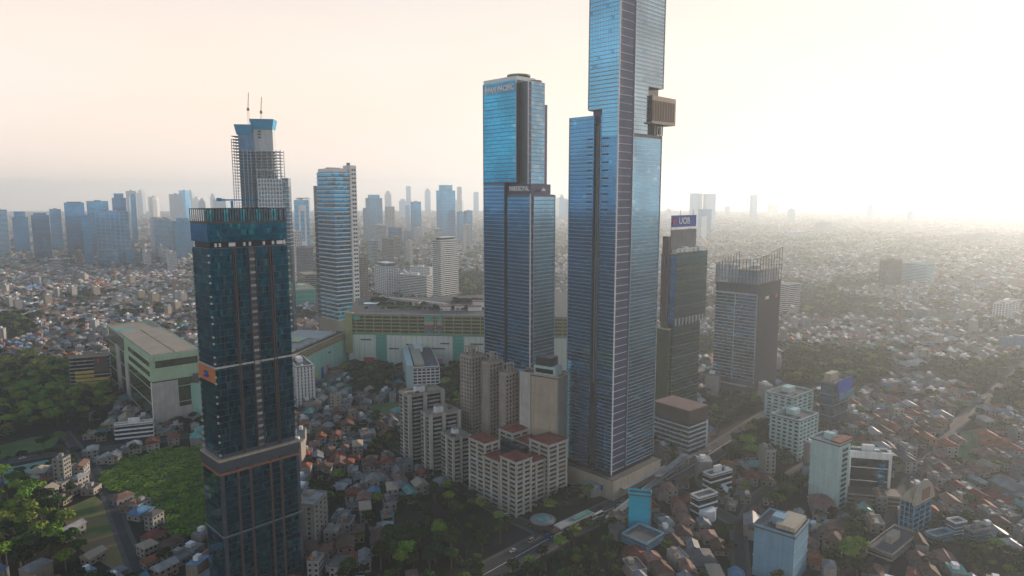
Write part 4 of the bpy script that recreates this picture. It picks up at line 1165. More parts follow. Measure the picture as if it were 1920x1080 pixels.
# right-hand foreground
R_ROWS = (
 ('twin_tower', 'pale mint apartment tower with blue windows right of the ribbed tower', 'apartment block', 1445, 1498, 1532, 792, 520, 40, mint_tower, g_office, 'grid', 3.2, 5, 5, 1.4, 1.6),
 ('twin_tower', 'taller pale slab rising behind the mint apartment tower', 'apartment block', 1436, 1485, 1522, 748, 575, 40, mint_tower, g_office, 'grid', 3.2, 4, 4, 1.4, 2.2),
 ('billboard_block', 'grey stair block carrying blue billboards behind the mint apartments', 'building', 1537, 1562, 1592, 722, 590, 40, grey_wall, g_office, 'plain', 3.5, 4, 4, 1, 1),
 ('pale_tower', 'blank pale green tower with red roof edge at the right', 'building', 1518, 1572, 1594, 838, 432, 38, mint_tower, mint_tower, 'plain', 3.5, 4, 4, 1, 1),
 ('glass_office', 'white-framed dark glass office right of the blank pale green tower', 'building', 1585, 1592, 1668, 850, 455, -12, white_wall, g_black, 'plain', 3.6, 6, 4, 1, 1),
 ('blue_block', 'plain blue slab building cut by the bottom right edge', 'building', 1412, 1489, 1516, 1011, 342, 50, blue_wall, blue_wall, 'plain', 3.5, 4, 4, 1, 1),
 ('cream_block', 'cream low block with blue roof deck at the bottom right', 'building', 1625, 1672, 1722, 1045, 366, 40, cream_wall, g_office, 'bands', 3.4, 4, 4, 1, 1),
 ('shop_house', 'narrow light blue shop house with dark top near bottom right corner', 'building', 1812, 1822, 1856, 1000, 385, 15, grey_wall, g_blue, 'plain', 3.4, 4, 4, 1, 1),
 ('shop_house', 'white and blue shop house left of the narrow light blue one', 'building', 1778, 1790, 1812, 985, 395, 15, white_wall, sheet_blue, 'plain', 3.4, 4, 4, 1, 1),
 ('shop_house', 'dull blue shop house with peach roof, left of the blue and white one', 'building', 1738, 1752, 1786, 1010, 385, 20, blue_wall, g_office, 'bands', 3.4, 4, 4, 1, 1),
 ('cyan_block', 'bright cyan block with a grey side at the road by the skyscraper', 'building', 1178, 1220, 1236, 932, 402, 78, cyan_wall, cyan_wall, 'plain', 3.5, 4, 4, 1, 1),
 ('blue_house', 'pale blue flat-roofed house in front of the cyan block', 'building', 1166, 1212, 1244, 1024, 374, 45, blue_wall, g_blue2, 'plain', 3.4, 4, 4, 1, 1),
 ('podium_block', 'curved-front office with white bands right of the road, upper one', 'building', 1318, 1332, 1372, 895, 452, 30, white_wall, g_black, 'bands', 4, 4, 4, 1, 1),
 ('podium_block', 'curved-front office with white bands right of the road, lower one', 'building', 1295, 1310, 1345, 938, 420, 30, white_wall, g_black, 'bands', 4, 4, 4, 1, 1),
 ('white_house', 'boxy white house by the trees right of the ribbed tower crown', 'building', 1462, 1475, 1500, 535, 1180, 30, white_wall, g_black, 'bands', 3.4, 4, 4, 1, 1),
 ('mid_block', 'dark brown slab in the hazy trees at far right', 'building', 1648, 1668, 1692, 490, 1560, 30, brown_fin, g_black, 'plain', 3.6, 4, 4, 1, 1),
 ('mid_block', 'pale blue slab with white end wall beside the dark brown slab', 'building', 1690, 1738, 1752, 497, 1560, 40, mint_tower, g_haze, 'bands', 3.6, 4, 4, 1, 1),
 ('white_tower', 'white stepped tower near the right edge above the houses', 'building', 1862, 1884, 1910, 572, 1120, 40, white_wall, g_office, 'grid', 3.4, 4, 4, 1.2, 1.4),
 ('blue_shed', 'sky blue long shed at the right edge', 'building', 1872, 1880, 1950, 636, 930, -12, sheet_blue, sheet_blue, 'plain', 4, 4, 4, 1, 1),
 ('hotel_block', 'white and blue gridded office in front of the mall', 'building', 750, 766, 824, 692, 705, 12, white_wall, g_office, 'grid', 3.6, 7, 4, 1.1, .9),
 ('white_flats', 'white flats close behind the right edge of the dark tower', 'building', 538, 556, 588, 690, 660, 30, white_wall, g_office, 'piers', 3.4, 5, 5, .6, 2.2),
 ('pyramid_house', 'square hall with white pyramid roof among red roofs at right', 'building', 1688, 1700, 1736, 690, 800, 20, grey_wall, g_black, 'plain', 4, 4, 4, 1, 1),
)
for r in R_ROWS:
    nm, lb, ct, xl, xc, xr, yt, YY, ph, wl2, gg, st, fl, nx, ny, th, pw = r
    t, b, a, zt = building(nm, lb, ct, xl, xc, xr, yt, YY, ph, wl2, gg, st, fl, nx, ny, th, pw, kit=2 if a > 9 and b > 9 and nm != 'pyramid_house' else 0)
    if nm == 'pale_tower':
        piece('roof_edge', tile_red, t, -.8, b+.8, -.8, a*.3, zt+2.05, zt+3.2)
        for k in range(int(zt/3.5)): piece('end_window', g_office, t, b*.3, b*.7, -.4, -.1, 2+k*3.5, 4+k*3.5)
    if nm == 'glass_office':
        piece('white_frame', white_wall, t, -.9, .8, -.9, 1, 0, zt+1.5)
        piece('white_frame', white_wall, t, b-.8, b+.9, -.9, 1, 0, zt+1.5)
        piece('white_frame', white_wall, t, -.9, b+.9, -.95, 1, zt-2.6, zt+2.02)
        for k in range(6): piece('light_window', g_haze, t, b*.72, b*.88, -.5, -.2, zt*.15+k*zt*.12, zt*.15+k*zt*.12+2)
        piece('podium', brown_fin, t, -3, b+4, -14, -1, 0, 9)
        for k in range(3): piece('podium_band', beige_wall, t, -3.3, b+4.3, -14.3, -1.1, 1.8+k*3, 2.8+k*3)
    if nm == 'billboard_block':
        piece('billboard', sign_blue, t, b*.2, b*1.1, -1.4, -.9, zt-9, zt+3)
        piece('billboard', sheet_blue, t, b*.3, b*1.2, -1.5, -.95, zt-16, zt-9.5)
        piece('stair_head', cream_wall, t, 1, b*.5, a*.3, a*.8, zt+2, zt+9)
    if nm == 'pyramid_house':
        MB().gable(-3, b+3, -3, a+3, zt+2.1, 6, 1).build('pyramid_roof', sheet_white, t)
    if nm == 'blue_block':
        piece('roof_frame', cream_wall, t, b*.1, b*.9, a*.05, a*.5, zt+2, zt+4.5)
    if nm == 'cyan_block':
        piece('side_panel', grey_wall, t, -.2, b+.3, -.5, .25, 0, zt+2.1)
    if nm == 'podium_block':
        MB().cyl(b*.4, -.5, 0, 7, 6, 16).build('curved_front', band_white, t)
    if nm == 'hotel_block':
        piece('stair_tower', mint_tower, t, -1.5, b*.16, -1.2, a*.5, 0, zt+4)
        piece('roof_canopy', cream_wall, t, b*.2, b*.52, .5, a*.6, zt+3, zt+5)
        piece('roof_screen', sheet_blue, t, b*.5, b*.85, 1, 2, zt+1, zt+4)
def pointed_tower():
    Y = 395.0
    C, b, a, p = site(1686, 1712, 1744, Y, ZP(980, Y), 35)
    zt = ZP(945, Y)
    t = thing('pointed_tower', 'teal glass tower with a cream arched pointed top at lower right', 'tower', C, p)
    claim(t, -1, b+1, -1, a+1, zt+15)
    MB().box(.2, b-.2, .2, a-.2, 0, zt).build('core', g_teal, t)
    floor_bands(t, blue_wall, 0, b, 0, a, 3, zt, int(zt/3.4), .35, .15)
    piers(t, blue_wall, 0, b, 0, a, 0, zt, 3, 3, .4, .3)
    n = 10
    m = MB()
    prof = [(b*(-.08+1.16*k/n), zt + 13*math.sin(math.pi*k/n)**.8 if 0 < k < n else zt) for k in range(n+1)]
    for k in range(n):
        m.prism([(prof[k][0],-1.2),(prof[k+1][0],-1.2),(prof[k+1][0],.8),(prof[k][0],.8)], zt-1, [prof[k][1],prof[k+1][1],prof[k+1][1],prof[k][1]])
    m.build('arched_top', cream_wall, t)
    piece('arch_panel', tile_pink, t, b*.28, b*.72, -1.5, -1.21, zt+1, zt+8)
    MB().gable(-.5, b+.5, .81, a+.5, zt, 7, .6).build('roof', cream_wall, t)
pointed_tower()

# low glow towers in the right-hand haze
FAR = (
 ('twin pale tower with flat top, left of the pair in the bright haze', 1293, 1300, 1317, 363, 4600, white_wall),
 ('twin pale tower with flat top, right of the pair in the bright haze', 1318, 1324, 1342, 364, 4600, white_wall),
 ('slim pale pointed tower alone in the bright haze at right', 1406, 1410, 1420, 366, 5200, white_wall),
 ('pale block cluster tower far right of the open crown', 1528, 1534, 1560, 418, 3900, cream_wall),
 ('low wide grey mid-rise near the right horizon', 1808, 1818, 1866, 440, 3100, grey_wall),
 ('dark narrow block at the right edge of the horizon', 1914, 1919, 1932, 440, 3000, grey_wall),
 ('small white slab in the haze right of the open crown', 1476, 1484, 1514, 436, 3300, white_wall),
)
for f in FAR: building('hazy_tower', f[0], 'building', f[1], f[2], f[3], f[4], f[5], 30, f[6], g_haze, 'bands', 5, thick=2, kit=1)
t, b, a, zt = building('gate_tower', 'dark grey gate-shaped tower with open middle behind the billboard', 'building', 1308, 1311, 1334, 393, 3300, 12, grey_wall, g_haze, 'plain', 5, kit=0)
piece('white_inset', white_wall, t, b*.18, b*.62, -1.5, -.3, 0, zt*.78)
# ------------------------------------------------------------------ ground, roads, fields
def flat(name, pts, z, mat, parent=None):
    me = bpy.data.meshes.new(name)
    me.from_pydata([(p[0], p[1], z) for p in pts], [], [tuple(range(len(pts)))])
    me.materials.append(mat)
    return link(name, me, parent)
def ground_material():
    m, nt, b = new_mat('ground')
    n, l = nt.nodes, nt.links
    geo = n.new('ShaderNodeNewGeometry')
    t1 = n.new('ShaderNodeTexNoise'); t1.inputs['Scale'].default_value = .012; t1.inputs['Detail'].default_value = 8; t1.inputs['Roughness'].default_value = .7
    t2 = n.new('ShaderNodeTexVoronoi'); t2.inputs['Scale'].default_value = .05
    l.new(geo.outputs['Position'], t1.inputs['Vector']); l.new(geo.outputs['Position'], t2.inputs['Vector'])
    cr = n.new('ShaderNodeValToRGB')
    e = cr.color_ramp.elements
    e[0].position = .36; e[0].color = (.016,.025,.011, 1)
    e[1].position = .62; e[1].color = (.065,.061,.055, 1)
    x = e.new(.48); x.color = (.035,.035,.03, 1)
    l.new(t1.outputs['Fac'], cr.inputs['Fac'])
    hsv = n.new('ShaderNodeHueSaturation'); hsv.inputs['Saturation'].default_value = .25
    l.new(t2.outputs['Color'], hsv.inputs['Color'])
    mx = n.new('ShaderNodeMix'); mx.data_type = 'RGBA'; mx.blend_type = 'MULTIPLY'; mx.inputs['Factor'].default_value = .45
    l.new(cr.outputs[0], mx.inputs['A']); l.new(hsv.outputs[0], mx.inputs['B'])
    l.new(mx.outputs['Result'], b.inputs['Base Color'])
    b.inputs['Roughness'].default_value = .95
    b.inputs['Specular IOR Level'].default_value = .1
    return m
GEXT = 9600.0
tag(flat('ground', [(-GEXT,-3000),(GEXT,-3000),(GEXT,GEXT),(-GEXT,GEXT)], 0, ground_material()), 'brown and green city ground spreading to the hazy horizon', kind='structure')

asphalt = paint('asphalt', (.055,.055,.058), .9, .25, .1)
paving = paint('paving', (.1,.095,.09), .9, .25, .15)
ROADS = []
def strip(name, pts, w, z, mat, kind='structure', label=None):
    vs, fs = [], []
    for i, p in enumerate(pts):
        a = pts[max(0, i-1)]; b = pts[min(len(pts)-1, i+1)]
        d = Vector((b[0]-a[0], b[1]-a[1])).normalized(); nn = Vector((-d.y, d.x))
        vs += [(p[0]+nn.x*w/2, p[1]+nn.y*w/2, z), (p[0]-nn.x*w/2, p[1]-nn.y*w/2, z)]
        if i: k = 2*i; fs.append((k-2, k-1, k+1, k))
    me = bpy.data.meshes.new(name); me.from_pydata(vs, [], fs); me.materials.append(mat)
    o = link(name, me); tag(o, label, kind=kind)
    return o
def road(px, w, label):
    pts = [G(*q) for q in px]
    for a, b in zip(pts[:-1], pts[1:]):
        d = (b - a).normalized(); nn = Vector((-d.y, d.x, 0)) * (w/2 + 3)
        FOOT.append([tuple((a+nn).xy), tuple((a-nn).xy), tuple((b-nn).xy), tuple((b+nn).xy)][::-1])
    strip('pavement', pts, w+5, .06, paving, label='pale pavement edging ' + label)
    strip('road', pts, w, .1, asphalt, label=label)
    if w > 9: strip('road_marking', pts, .35, .13, band_white, label='white centre line of ' + label)
    ROADS.append(pts)
road([(905,1079),(1040,1004),(1180,938),(1290,878),(1345,842),(1440,780),(1520,735)], 17, 'wide diagonal road past the skyscraper foot')
road([(1640,1079),(1690,930),(1745,850),(1815,775),(1918,690)], 6.5, 'road climbing at lower right')
road([(262,1079),(232,1005),(205,930),(175,880),(120,810)], 5, 'lane beside the brown field')
road([(0,868),(120,848),(250,835),(385,812),(560,775)], 7, 'road below the mint store')
road([(745,838),(850,905),(950,968),(1045,1010)], 7, 'lane along the stepped apartment slabs')
road([(1390,1079),(1385,1000),(1420,930),(1500,880),(1640,800)], 6, 'side street by the curved offices')
road([(1240,860),(1215,900),(1300,935),(1390,985)], 8, 'ramp street beside the cyan block')

def plot(name, px, mat, label, z=.05, clear=True, kind='structure'):
    pts = [G(*q) for q in px]
    if clear: FOOT.append([tuple(p.xy) for p in pts])
    return tag(flat(name, pts[::-1], z, mat), label, kind=kind), pts
def soil(name, a, b, c):
    m, nt, bs = new_mat(name)
    n, l = nt.nodes, nt.links
    geo = n.new('ShaderNodeNewGeometry')
    t = n.new('ShaderNodeTexNoise'); t.inputs['Scale'].default_value = .05; t.inputs['Detail'].default_value = 7
    l.new(geo.outputs['Position'], t.inputs['Vector'])
    cr = n.new('ShaderNodeValToRGB'); e = cr.color_ramp.elements
    e[0].position = .38; e[0].color = (*a, 1); e[1].position = .62; e[1].color = (*c, 1); x = e.new(.5); x.color = (*b, 1)
    l.new(t.outputs['Fac'], cr.inputs['Fac']); l.new(cr.outputs[0], bs.inputs['Base Color'])
    bs.inputs['Roughness'].default_value = .95
    return m
field_m = soil('field_soil', (.08,.12,.025), (.19,.16,.05), (.2,.13,.07))
lawn_m = soil('lawn_soil', (.05,.1,.02), (.08,.14,.03), (.11,.14,.05))
plot('field', [(112,958),(178,930),(205,950),(248,1060),(215,1070),(150,1030)], field_m, 'brown and green rough field at lower left')
plot('lawn', [(0,835),(60,820),(118,812),(100,838),(0,862)], lawn_m, 'narrow green lawn at the left edge')
plot('lawn', [(0,880),(90,862),(100,872),(30,905),(0,910)], sheet_teal, 'dull teal sports court at the left edge')
plot('lawn', [(1800,810),(1850,800),(1835,870),(1788,880)], lawn_m, 'small green sports lawn with lime edge at right')
plot('lawn', [(690,760),(748,752),(752,778),(705,790)], lawn_m, 'small lawn left of the stepped slabs')
plot('lawn', [(1735,595),(1770,588),(1800,600),(1760,612)], lawn_m, 'pale green pitch among far trees at right')

# elevated walkway beside the road
def walkway():
    a, b = G(1140, 990), G(1292, 868)
    d = b - a; t = thing('footbridge', 'pale elevated walkway running beside the diagonal road', 'footbridge', a, math.atan2(d.y, d.x))
    L = d.length
    piece('deck', grey_wall, t, 0, L, -2, 2, 5.5, 6.2)
    for s in (-2, 1.8): piece('railing', band_metal, t, 0, L, s, s+.2, 6.2, 7.3)
    piece('roof', sheet_grey, t, L*.55, L*.95, -2.6, 2.6, 9, 9.3)
    for k in range(7): piece('column', concrete, t, 3+k*(L-6)/6, 4.2+k*(L-6)/6, -.6, .6, 0, 5.5)
    for k in range(6): piece('post', band_metal, t, L*.56+k*L*.075, L*.56+k*L*.075+.2, 1.75, 1.95, 7.3, 9)
walkway()
def round_kiosk():
    c = G(1018, 985)
    t = thing('round_pavilion', 'round pavilion with pale mint roof near the red-roofed apartments', 'pavilion', c)
    MB().cyl(0,0,0,4,7,18).build('wall', brown_fin, t); MB().cyl(0,0,4,5,8.5,20,7).build('eave', concrete, t)
    MB().cyl(0,0,5,6.4,4.6,16,1).build('dome', sheet_teal, t)
    keep_clear([(c.x-9,c.y-9),(c.x+9,c.y-9),(c.x+9,c.y+9),(c.x-9,c.y+9)], 2)
round_kiosk()
def station_canopy():
    a, b = G(1045, 1005), G(1108, 975)
    d = b - a; t = thing('bus_shelter', 'long white bus shelter with mint skylight on the diagonal road', 'shelter', a, math.atan2(d.y, d.x))
    L = d.length
    piece('roof', sheet_white, t, 0, L, -3.5, 3.5, 5.2, 6)
    piece('skylight', sheet_teal, t, L*.45, L*.97, -2, 2, 6, 6.6)
    for k in range(6):
        piece('post', grey_wall, t, 1+k*(L-3)/5, 1.5+k*(L-3)/5, -4, -3.5, 0, 5.2); piece('post', grey_wall, t, 1+k*(L-3)/5, 1.5+k*(L-3)/5, 3.5, 4, 0, 5.2)
station_canopy()

# ------------------------------------------------------------------ labels that single out repeated things
LAND = [('the dark tower',470,700),('the mint store',290,720),('the brown field',180,1000),('the yellow garage',160,680),('the stepped slabs',810,830),
 ('the red-roofed apartments',970,890),('the skyscraper foot',1150,860),('the cyan block',1208,960),('the blue slab',1465,1040),('the mint apartments',1485,810),
 ('the blank green tower',1555,890),('the pointed tower',1715,970),('the ribbed tower',1400,640),('the bank tower',1290,600),('the mall',780,650),
 ('the gridded office',790,690),('the pyramid hall',1712,690),('the shop houses',1810,1020),('the sky blue shed',1900,640),('the beige towers',915,740),
 ('the white flats',565,720),('the round pavilion',1018,985),('the curved offices',1335,930),('the dark brown slab',1670,510),('the right road',1800,790),('the glass office',1630,880)]
ORD = ['nearest','second nearest','third nearest','fourth','fifth','sixth','seventh','eighth','ninth','tenth']
def single_out(rows, land=LAND):
    """rows: (object, description, px, py). Name each by look and by its place beside a landmark."""
    key = {}
    for o, desc, x, y in rows:
        nm, lx, ly = min(land, key=lambda q: (q[1]-x)**2 + ((q[2]-y)*1.3)**2)
        dx, dy = x-lx, y-ly
        side = ('left of' if dx < 0 else 'right of') if abs(dx) > abs(dy) else ('behind' if dy < 0 else 'in front of')
        key.setdefault((desc, side, nm), []).append((math.hypot(dx, dy), o))
    for (desc, side, nm), v in key.items():
        v.sort(key=lambda q: q[0])
        for k, (_, o) in enumerate(v):
            if len(v) == 1: o['label'] = f'{desc} {side} {nm}'
            else:
                w = ORD[k] if k < 10 else f'{k+1}th'
                o['label'] = f'{desc} {side} {nm}, {w}'

# ------------------------------------------------------------------ skyline silhouettes
sky_tower = paint('sky_tower', (.4,.52,.6), .6, .1, .02)  # pale blue colour stands in for haze on the far skyline
def skyline():
    rows = []
    r = random.Random(3)
    spots = []
    for k in range(9): spots.append((r.uniform(190, 440), r.uniform(356, 372), r.uniform(5000, 8000), r.uniform(7, 16)))
    for x, y, w in ((247,358,16),(288,369,11),(330,364,20),(380,373,12),(418,374,26)): spots.append((x, y, 4200, w))
    for k in range(15): spots.append((r.uniform(545, 905), r.uniform(348, 376), r.uniform(5200, 8500), r.uniform(6, 14)))
    for k in range(5): spots.append((r.uniform(1042, 1062), r.uniform(365, 385), r.uniform(4500, 7000), r.uniform(5, 9)))
    for k in range(11): spots.append((r.uniform(1240, 1900), r.uniform(375, 402), r.uniform(4500, 7500), r.uniform(7, 18)))
    for x, y, Y, w in spots:
        zt = ZP(y, Y); hw = w*Y/F/2
        X = XP(x, zt*.6, Y)
        t = thing('skyline_tower', '', 'building', (X, Y, 0), r.uniform(-.6, .6), 'towers on the hazy horizon')
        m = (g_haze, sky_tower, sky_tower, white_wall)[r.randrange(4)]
        st = r.randrange(3)
        MB().box(-hw, hw, -hw*.7, hw*.7, 0, zt*(.9 if st else 1)).build('body', m, t)
        if st == 1: MB().box(-hw*.6, hw*.6, -hw*.5, hw*.5, zt*.9, zt).build('top_storey', m, t)
        if st == 2: MB().prism([(-hw*.9,-hw*.6),(hw*.9,-hw*.6),(hw*.9,hw*.6),(-hw*.9,hw*.6)], zt*.9, zt, [(-hw*.4,-hw*.3),(hw*.4,-hw*.3),(hw*.4,hw*.3),(-hw*.4,hw*.3)]).build('tapered_top', m, t)
        piece('plant_room', roof_grey, t, -hw*.2, hw*.25, -hw*.2, hw*.2, zt, zt+5)
        look = ('flat-topped', 'stepped', 'tapering')[st]; size = 'slim' if w < 9 else 'broad' if w > 14 else 'mid-width'
        rows.append((t, f'{size} {look} skyline tower', x, y))
    single_out(rows, [('the unfinished tower',495,350),('the left district',180,380),('the teal banded tower',630,350),('the crowned grey tower',838,360),('the hotel tower',965,370),('the bank billboard',1272,400),('the steel crown',1410,460),('the far right brown slab',1670,470)])
skyline()

# ------------------------------------------------------------------ where houses and trees go
def noise2(x, y, s, seed):
    def hsh(i, j):
        n = (i.astype(np.int64)*374761393 + j.astype(np.int64)*668265263 + seed*974634777) & 0x7fffffff
        n = ((n ^ (n >> 13)) * 1274126177) & 0x7fffffff
        return ((n ^ (n >> 16)) & 0xffff) / 65535.0
    X, Yv = x/s, y/s
    i, j = np.floor(X), np.floor(Yv); fx, fy = X-i, Yv-j
    fx, fy = fx*fx*(3-2*fx), fy*fy*(3-2*fy)
    return (hsh(i,j)*(1-fx)+hsh(i+1,j)*fx)*(1-fy) + (hsh(i,j+1)*(1-fx)+hsh(i+1,j+1)*fx)*fy
def inside(poly, x, y):
    ok = np.zeros(len(x), bool)
    n = len(poly)
    for i in range(n):
        (x0, y0), (x1, y1) = poly[i], poly[(i+1) % n]
        c = ((y0 > y) != (y1 > y))
        with np.errstate(divide='ignore', invalid='ignore'):
            xi = (x1-x0)*(y-y0)/((y1-y0) if y1 != y0 else 1e-9) + x0
        ok ^= c & (x < xi)
    return ok
def blocked(x, y):
    r = np.zeros(len(x), bool)
    for p in FOOT: r |= inside(p, x, y)
    return r
def proj_np(x, y, z):
    d = y*CT - (z-H_CAM)*ST; e = y*ST + (z-H_CAM)*CT
    return 960+F*x/d, 540-F*e/d, d
WOODS = [[tuple(G(*q).xy) for q in w] for w in (
 [(0,672),(110,680),(205,705),(215,770),(120,800),(0,812)],
 [(0,905),(80,930),(125,985),(160,1079),(0,1079)],
 [(1462,670),(1660,665),(1680,705),(1620,735),(1470,735)], [(1470,556),(1560,556),(1640,575),(1560,600),(1480,590)],
 [(1840,690),(1920,670),(1920,770),(1830,765)], [(720,1030),(800,1010),(850,1020),(850,1079),(700,1079)],
 [(570,930),(620,935),(630,960),(600,985),(570,975)],
 [(822,700),(862,690),(866,790),(840,770)], [(858,520),(905,520),(906,600),(870,585)], [(640,690),(735,700),(745,735),(660,740)],
 [(0,600),(60,605),(70,630),(0,640)], [(1560,520),(1640,520),(1640,545),(1560,545)],
 [(1330,790),(1430,780),(1440,850),(1350,880)], [(1440,860),(1520,880),(1510,960),(1440,960)], [(1600,990),(1640,1000),(1610,1079),(1540,1079)])]
THICKET = [tuple(G(*q).xy) for q in [(180,905),(225,865),(300,845),(392,836),(396,1000),(330,1012),(268,960)]]
FOOT_T = list(FOOT)
def wedge(r0, r1, cell, half=R(40)):
    n = int(r1/cell)+2
    gx, gy = np.meshgrid(np.arange(-n, n), np.arange(-2, n))
    gx, gy = gx.ravel()*cell, gy.ravel()*cell
    gx = gx + NPR.uniform(-.3, .3, len(gx))*cell; gy = gy + NPR.uniform(-.3, .3, len(gy))*cell
    a = np.arctan2(gx, gy); d = np.hypot(gx, gy)
    k = (np.abs(a) < half) & ((d if r0 > 500 else gy) > r0) & (d < r1)
    return gx[k], gy[k]

def in_woods(x, y):
    r = np.zeros(len(x), bool)
    for w in WOODS: r |= inside(w, x, y)
    return r

# houses of the whole district: near cells 15.5 m, then wider
HX, HY, HC = [], [], []
for r0, r1, cell in ((338, 1000, 13.6), (1000, 1800, 14.5), (1800, 4200, 21.0), (4200, 9300, 48.0)):
    x, y = wedge(r0, r1, cell)
    HX.append(x); HY.append(y); HC.append(np.full(len(x), cell))
HX, HY, HC = map(np.concatenate, (HX, HY, HC))
keep = ~blocked(HX, HY) & ~in_woods(HX, HY) & ~inside(THICKET, HX, HY)
green = noise2(HX, HY, 130, 1)*.6 + noise2(HX, HY, 45, 2)*.4
azi = np.arctan2(HX, HY)
bias = np.where(azi > .28, .05, np.where(azi < -.3, -.06, 0.0))
keep &= (green < .67 - bias) & (NPR.random(len(HX)) < .93)
HX, HY, HC = HX[keep], HY[keep], HC[keep]
N = len(HX)
HB = noise2(HX, HY, 200, 5)
HANG = R(42) + np.round(HB*6)*R(15) + NPR.normal(0, .06, N)
HW = HC*NPR.uniform(.46, .74, N); HL = HC*NPR.uniform(.62, 1.02, N)
big = NPR.random(N) < .05
HW = np.where(big, HW*1.5, HW); HL = np.where(big, HL*1.4, HL)
HH = NPR.choice([3.2, 4.2, 6.2, 6.8, 9.5], N, p=[.2,.3,.28,.14,.08]) * np.where(HY > 4200, 2.2, 1)
tall = NPR.random(N) < .025; HH = np.where(tall, NPR.uniform(14, 26, N), HH)
HT = NPR.choice([0, 1, 2], N, p=[.36, .34, .30])       # gable, hip, flat
HT = np.where(tall, 2, HT)
ROOFS = [tile_red, tile_orange, tile_brown, tile_pink, sheet_grey, sheet_white, sheet_blue, sheet_teal, roof_grey, roof_tan]
RWORD = ['rust-red', 'orange', 'brown', 'pink', 'grey', 'white', 'blue', 'teal', 'dark grey', 'tan']
PR = np.array([[.09,.08,.14,.11,.22,.11,.06,.03,.1,.06], [.12,.09,.22,.18,.14,.08,.03,.02,.07,.05]])
HR = np.array([NPR.choice(10, p=PR[1 if (X/Yv > .25) else 0]) for X, Yv in zip(HX, HY)])
HR = np.where((HT == 2) & (HR < 4), NPR.choice([4,5,8,9], N), HR)
WALLS = [house_white, house_cream, beige_wall, concrete, grey_wall]
WWORD = ['white', 'cream', 'beige', 'pale', 'grey']
HWALL = NPR.choice(5, N, p=[.3,.2,.2,.2,.1])

# the 300 that show largest are things of their own
px, py, dd = proj_np(HX, HY, HH*.5)
vis = (px > -5) & (px < 1925) & (py > 380) & (py < 1072)
for x0, x1, yt, Yb in SCREEN: vis &= ~((px > x0-3) & (px < x1+3) & (py > yt) & (HY > Yb))
score = np.where(vis, (HW*HL + 4*HH)/(dd*dd), 0)
order = np.argsort(-score)
ind = order[:300]
rest = np.setdiff1d(np.arange(N), ind)

def houses():
    rows = []
    cache = {}
    def mesh(kind, i, fn):
        k = (kind, i)
        if k not in cache: cache[k] = fn()
        return cache[k]
    for i in ind:
        w, l, h, ty, rf, wa = HW[i], HL[i], HH[i], int(HT[i]), int(HR[i]), int(HWALL[i])
        t = thing('house', '', 'house', (HX[i], HY[i], 0), HANG[i], 'houses and small blocks')
        s = mesh('wall', wa, lambda: MB().box(-.5,.5,-.5,.5,0,1).mesh('wall', WALLS[wa]))
        link('wall', s, t, None, None, (l, w, h))
        if ty < 2:
            hip = .9 if ty else 0.0
            rm = mesh('roof%d' % ty, rf, lambda: MB().gable(-.55,.55,-.4,.4,0,.22,hip,.03).mesh('roof', ROOFS[rf]))
            link('roof', rm, t, (0,0,h), None, (l, w*1.45, w*1.25))
            if RND.random() < .4:       # lower side wing
                link('wing', s, t, (l*.2, w*.72, 0), None, (l*.45, w*.5, h*.7))
                link('wing_roof', rm, t, (l*.2, w*.72, h*.7), None, (l*.5, w*.7, w*.6))
        else:
            link('roof', mesh('flat', rf, lambda: MB().box(-.5,.5,-.5,.5,0,1).mesh('roof', ROOFS[rf])), t, (0,0,h), None, (l*.96, w*.96, .25))
            pm = mesh('parapet', wa, lambda: parapet_mesh(WALLS[wa]))
            link('parapet', pm, t, (0,0,h), None, (l*1.02, w*1.02, .9))
            link('stair_head', s, t, (l*.2, w*.15, h+.25), None, (l*.3, w*.35, 2.4))
            if RND.random() < .7:
                tm = mesh('tank', 0, lambda: MB().cyl(0,0,0,1,.5,10).mesh('tank', sign_orange)) if RND.random() < .5 else mesh('tank', 1, lambda: MB().cyl(0,0,0,1,.5,10).mesh('tank', sheet_grey))
                link('water_tank', tm, t, (-l*.25, w*.2, h+.25), None, (1.5,1.5,1.8))
            if h > 9:
                for k in range(1, int(h/3.3)): link('floor_band', s, t, (0,0,k*3.3-.3), None, (l*1.03, w*1.03, .5))
        # window strips on the long sides, a door
        g = mesh('win', 0, lambda: MB().box(-.5,.5,-.5,.5,0,1).mesh('window', g_black))
        for lev in range(max(1, int(h/3.1))):
            for sx in (-.3, 0, .3):
                link('window', g, t, (l*sx, -w*.5, lev*3.1+1.1), None, (1.5, .16, 1.3))
                if sx: link('window', g, t, (-l*.5, w*sx*.9, lev*3.1+1.1), None, (.16, 1.4, 1.3))
        link('door', mesh('door', 0, lambda: MB().box(-.5,.5,-.5,.5,0,1).mesh('door', bronze)), t, (l*.16, -w*.5, 0), None, (1.1, .2, 2.1))
        sz = 'small' if w*l < 55 else 'large' if w*l > 105 else 'mid-size'
        if h > 13: desc = f'{WWORD[wa]} mid-rise with {RWORD[rf]} flat roof'
        else: desc = f'{sz} {WWORD[wa]} house with {RWORD[rf]} ' + ('gabled', 'hipped', 'flat')[ty] + ' roof'
        rows.append((t, desc, px[i], py[i]))
    single_out(rows)
def parapet_mesh(mat):
    m = MB()
    m.box(-.5,.5,-.5,-.46,0,1).box(-.5,.5,.46,.5,0,1).box(-.5,-.46,-.46,.46,0,1).box(.46,.5,-.46,.46,0,1)
    return m.mesh('parapet', mat)
houses()

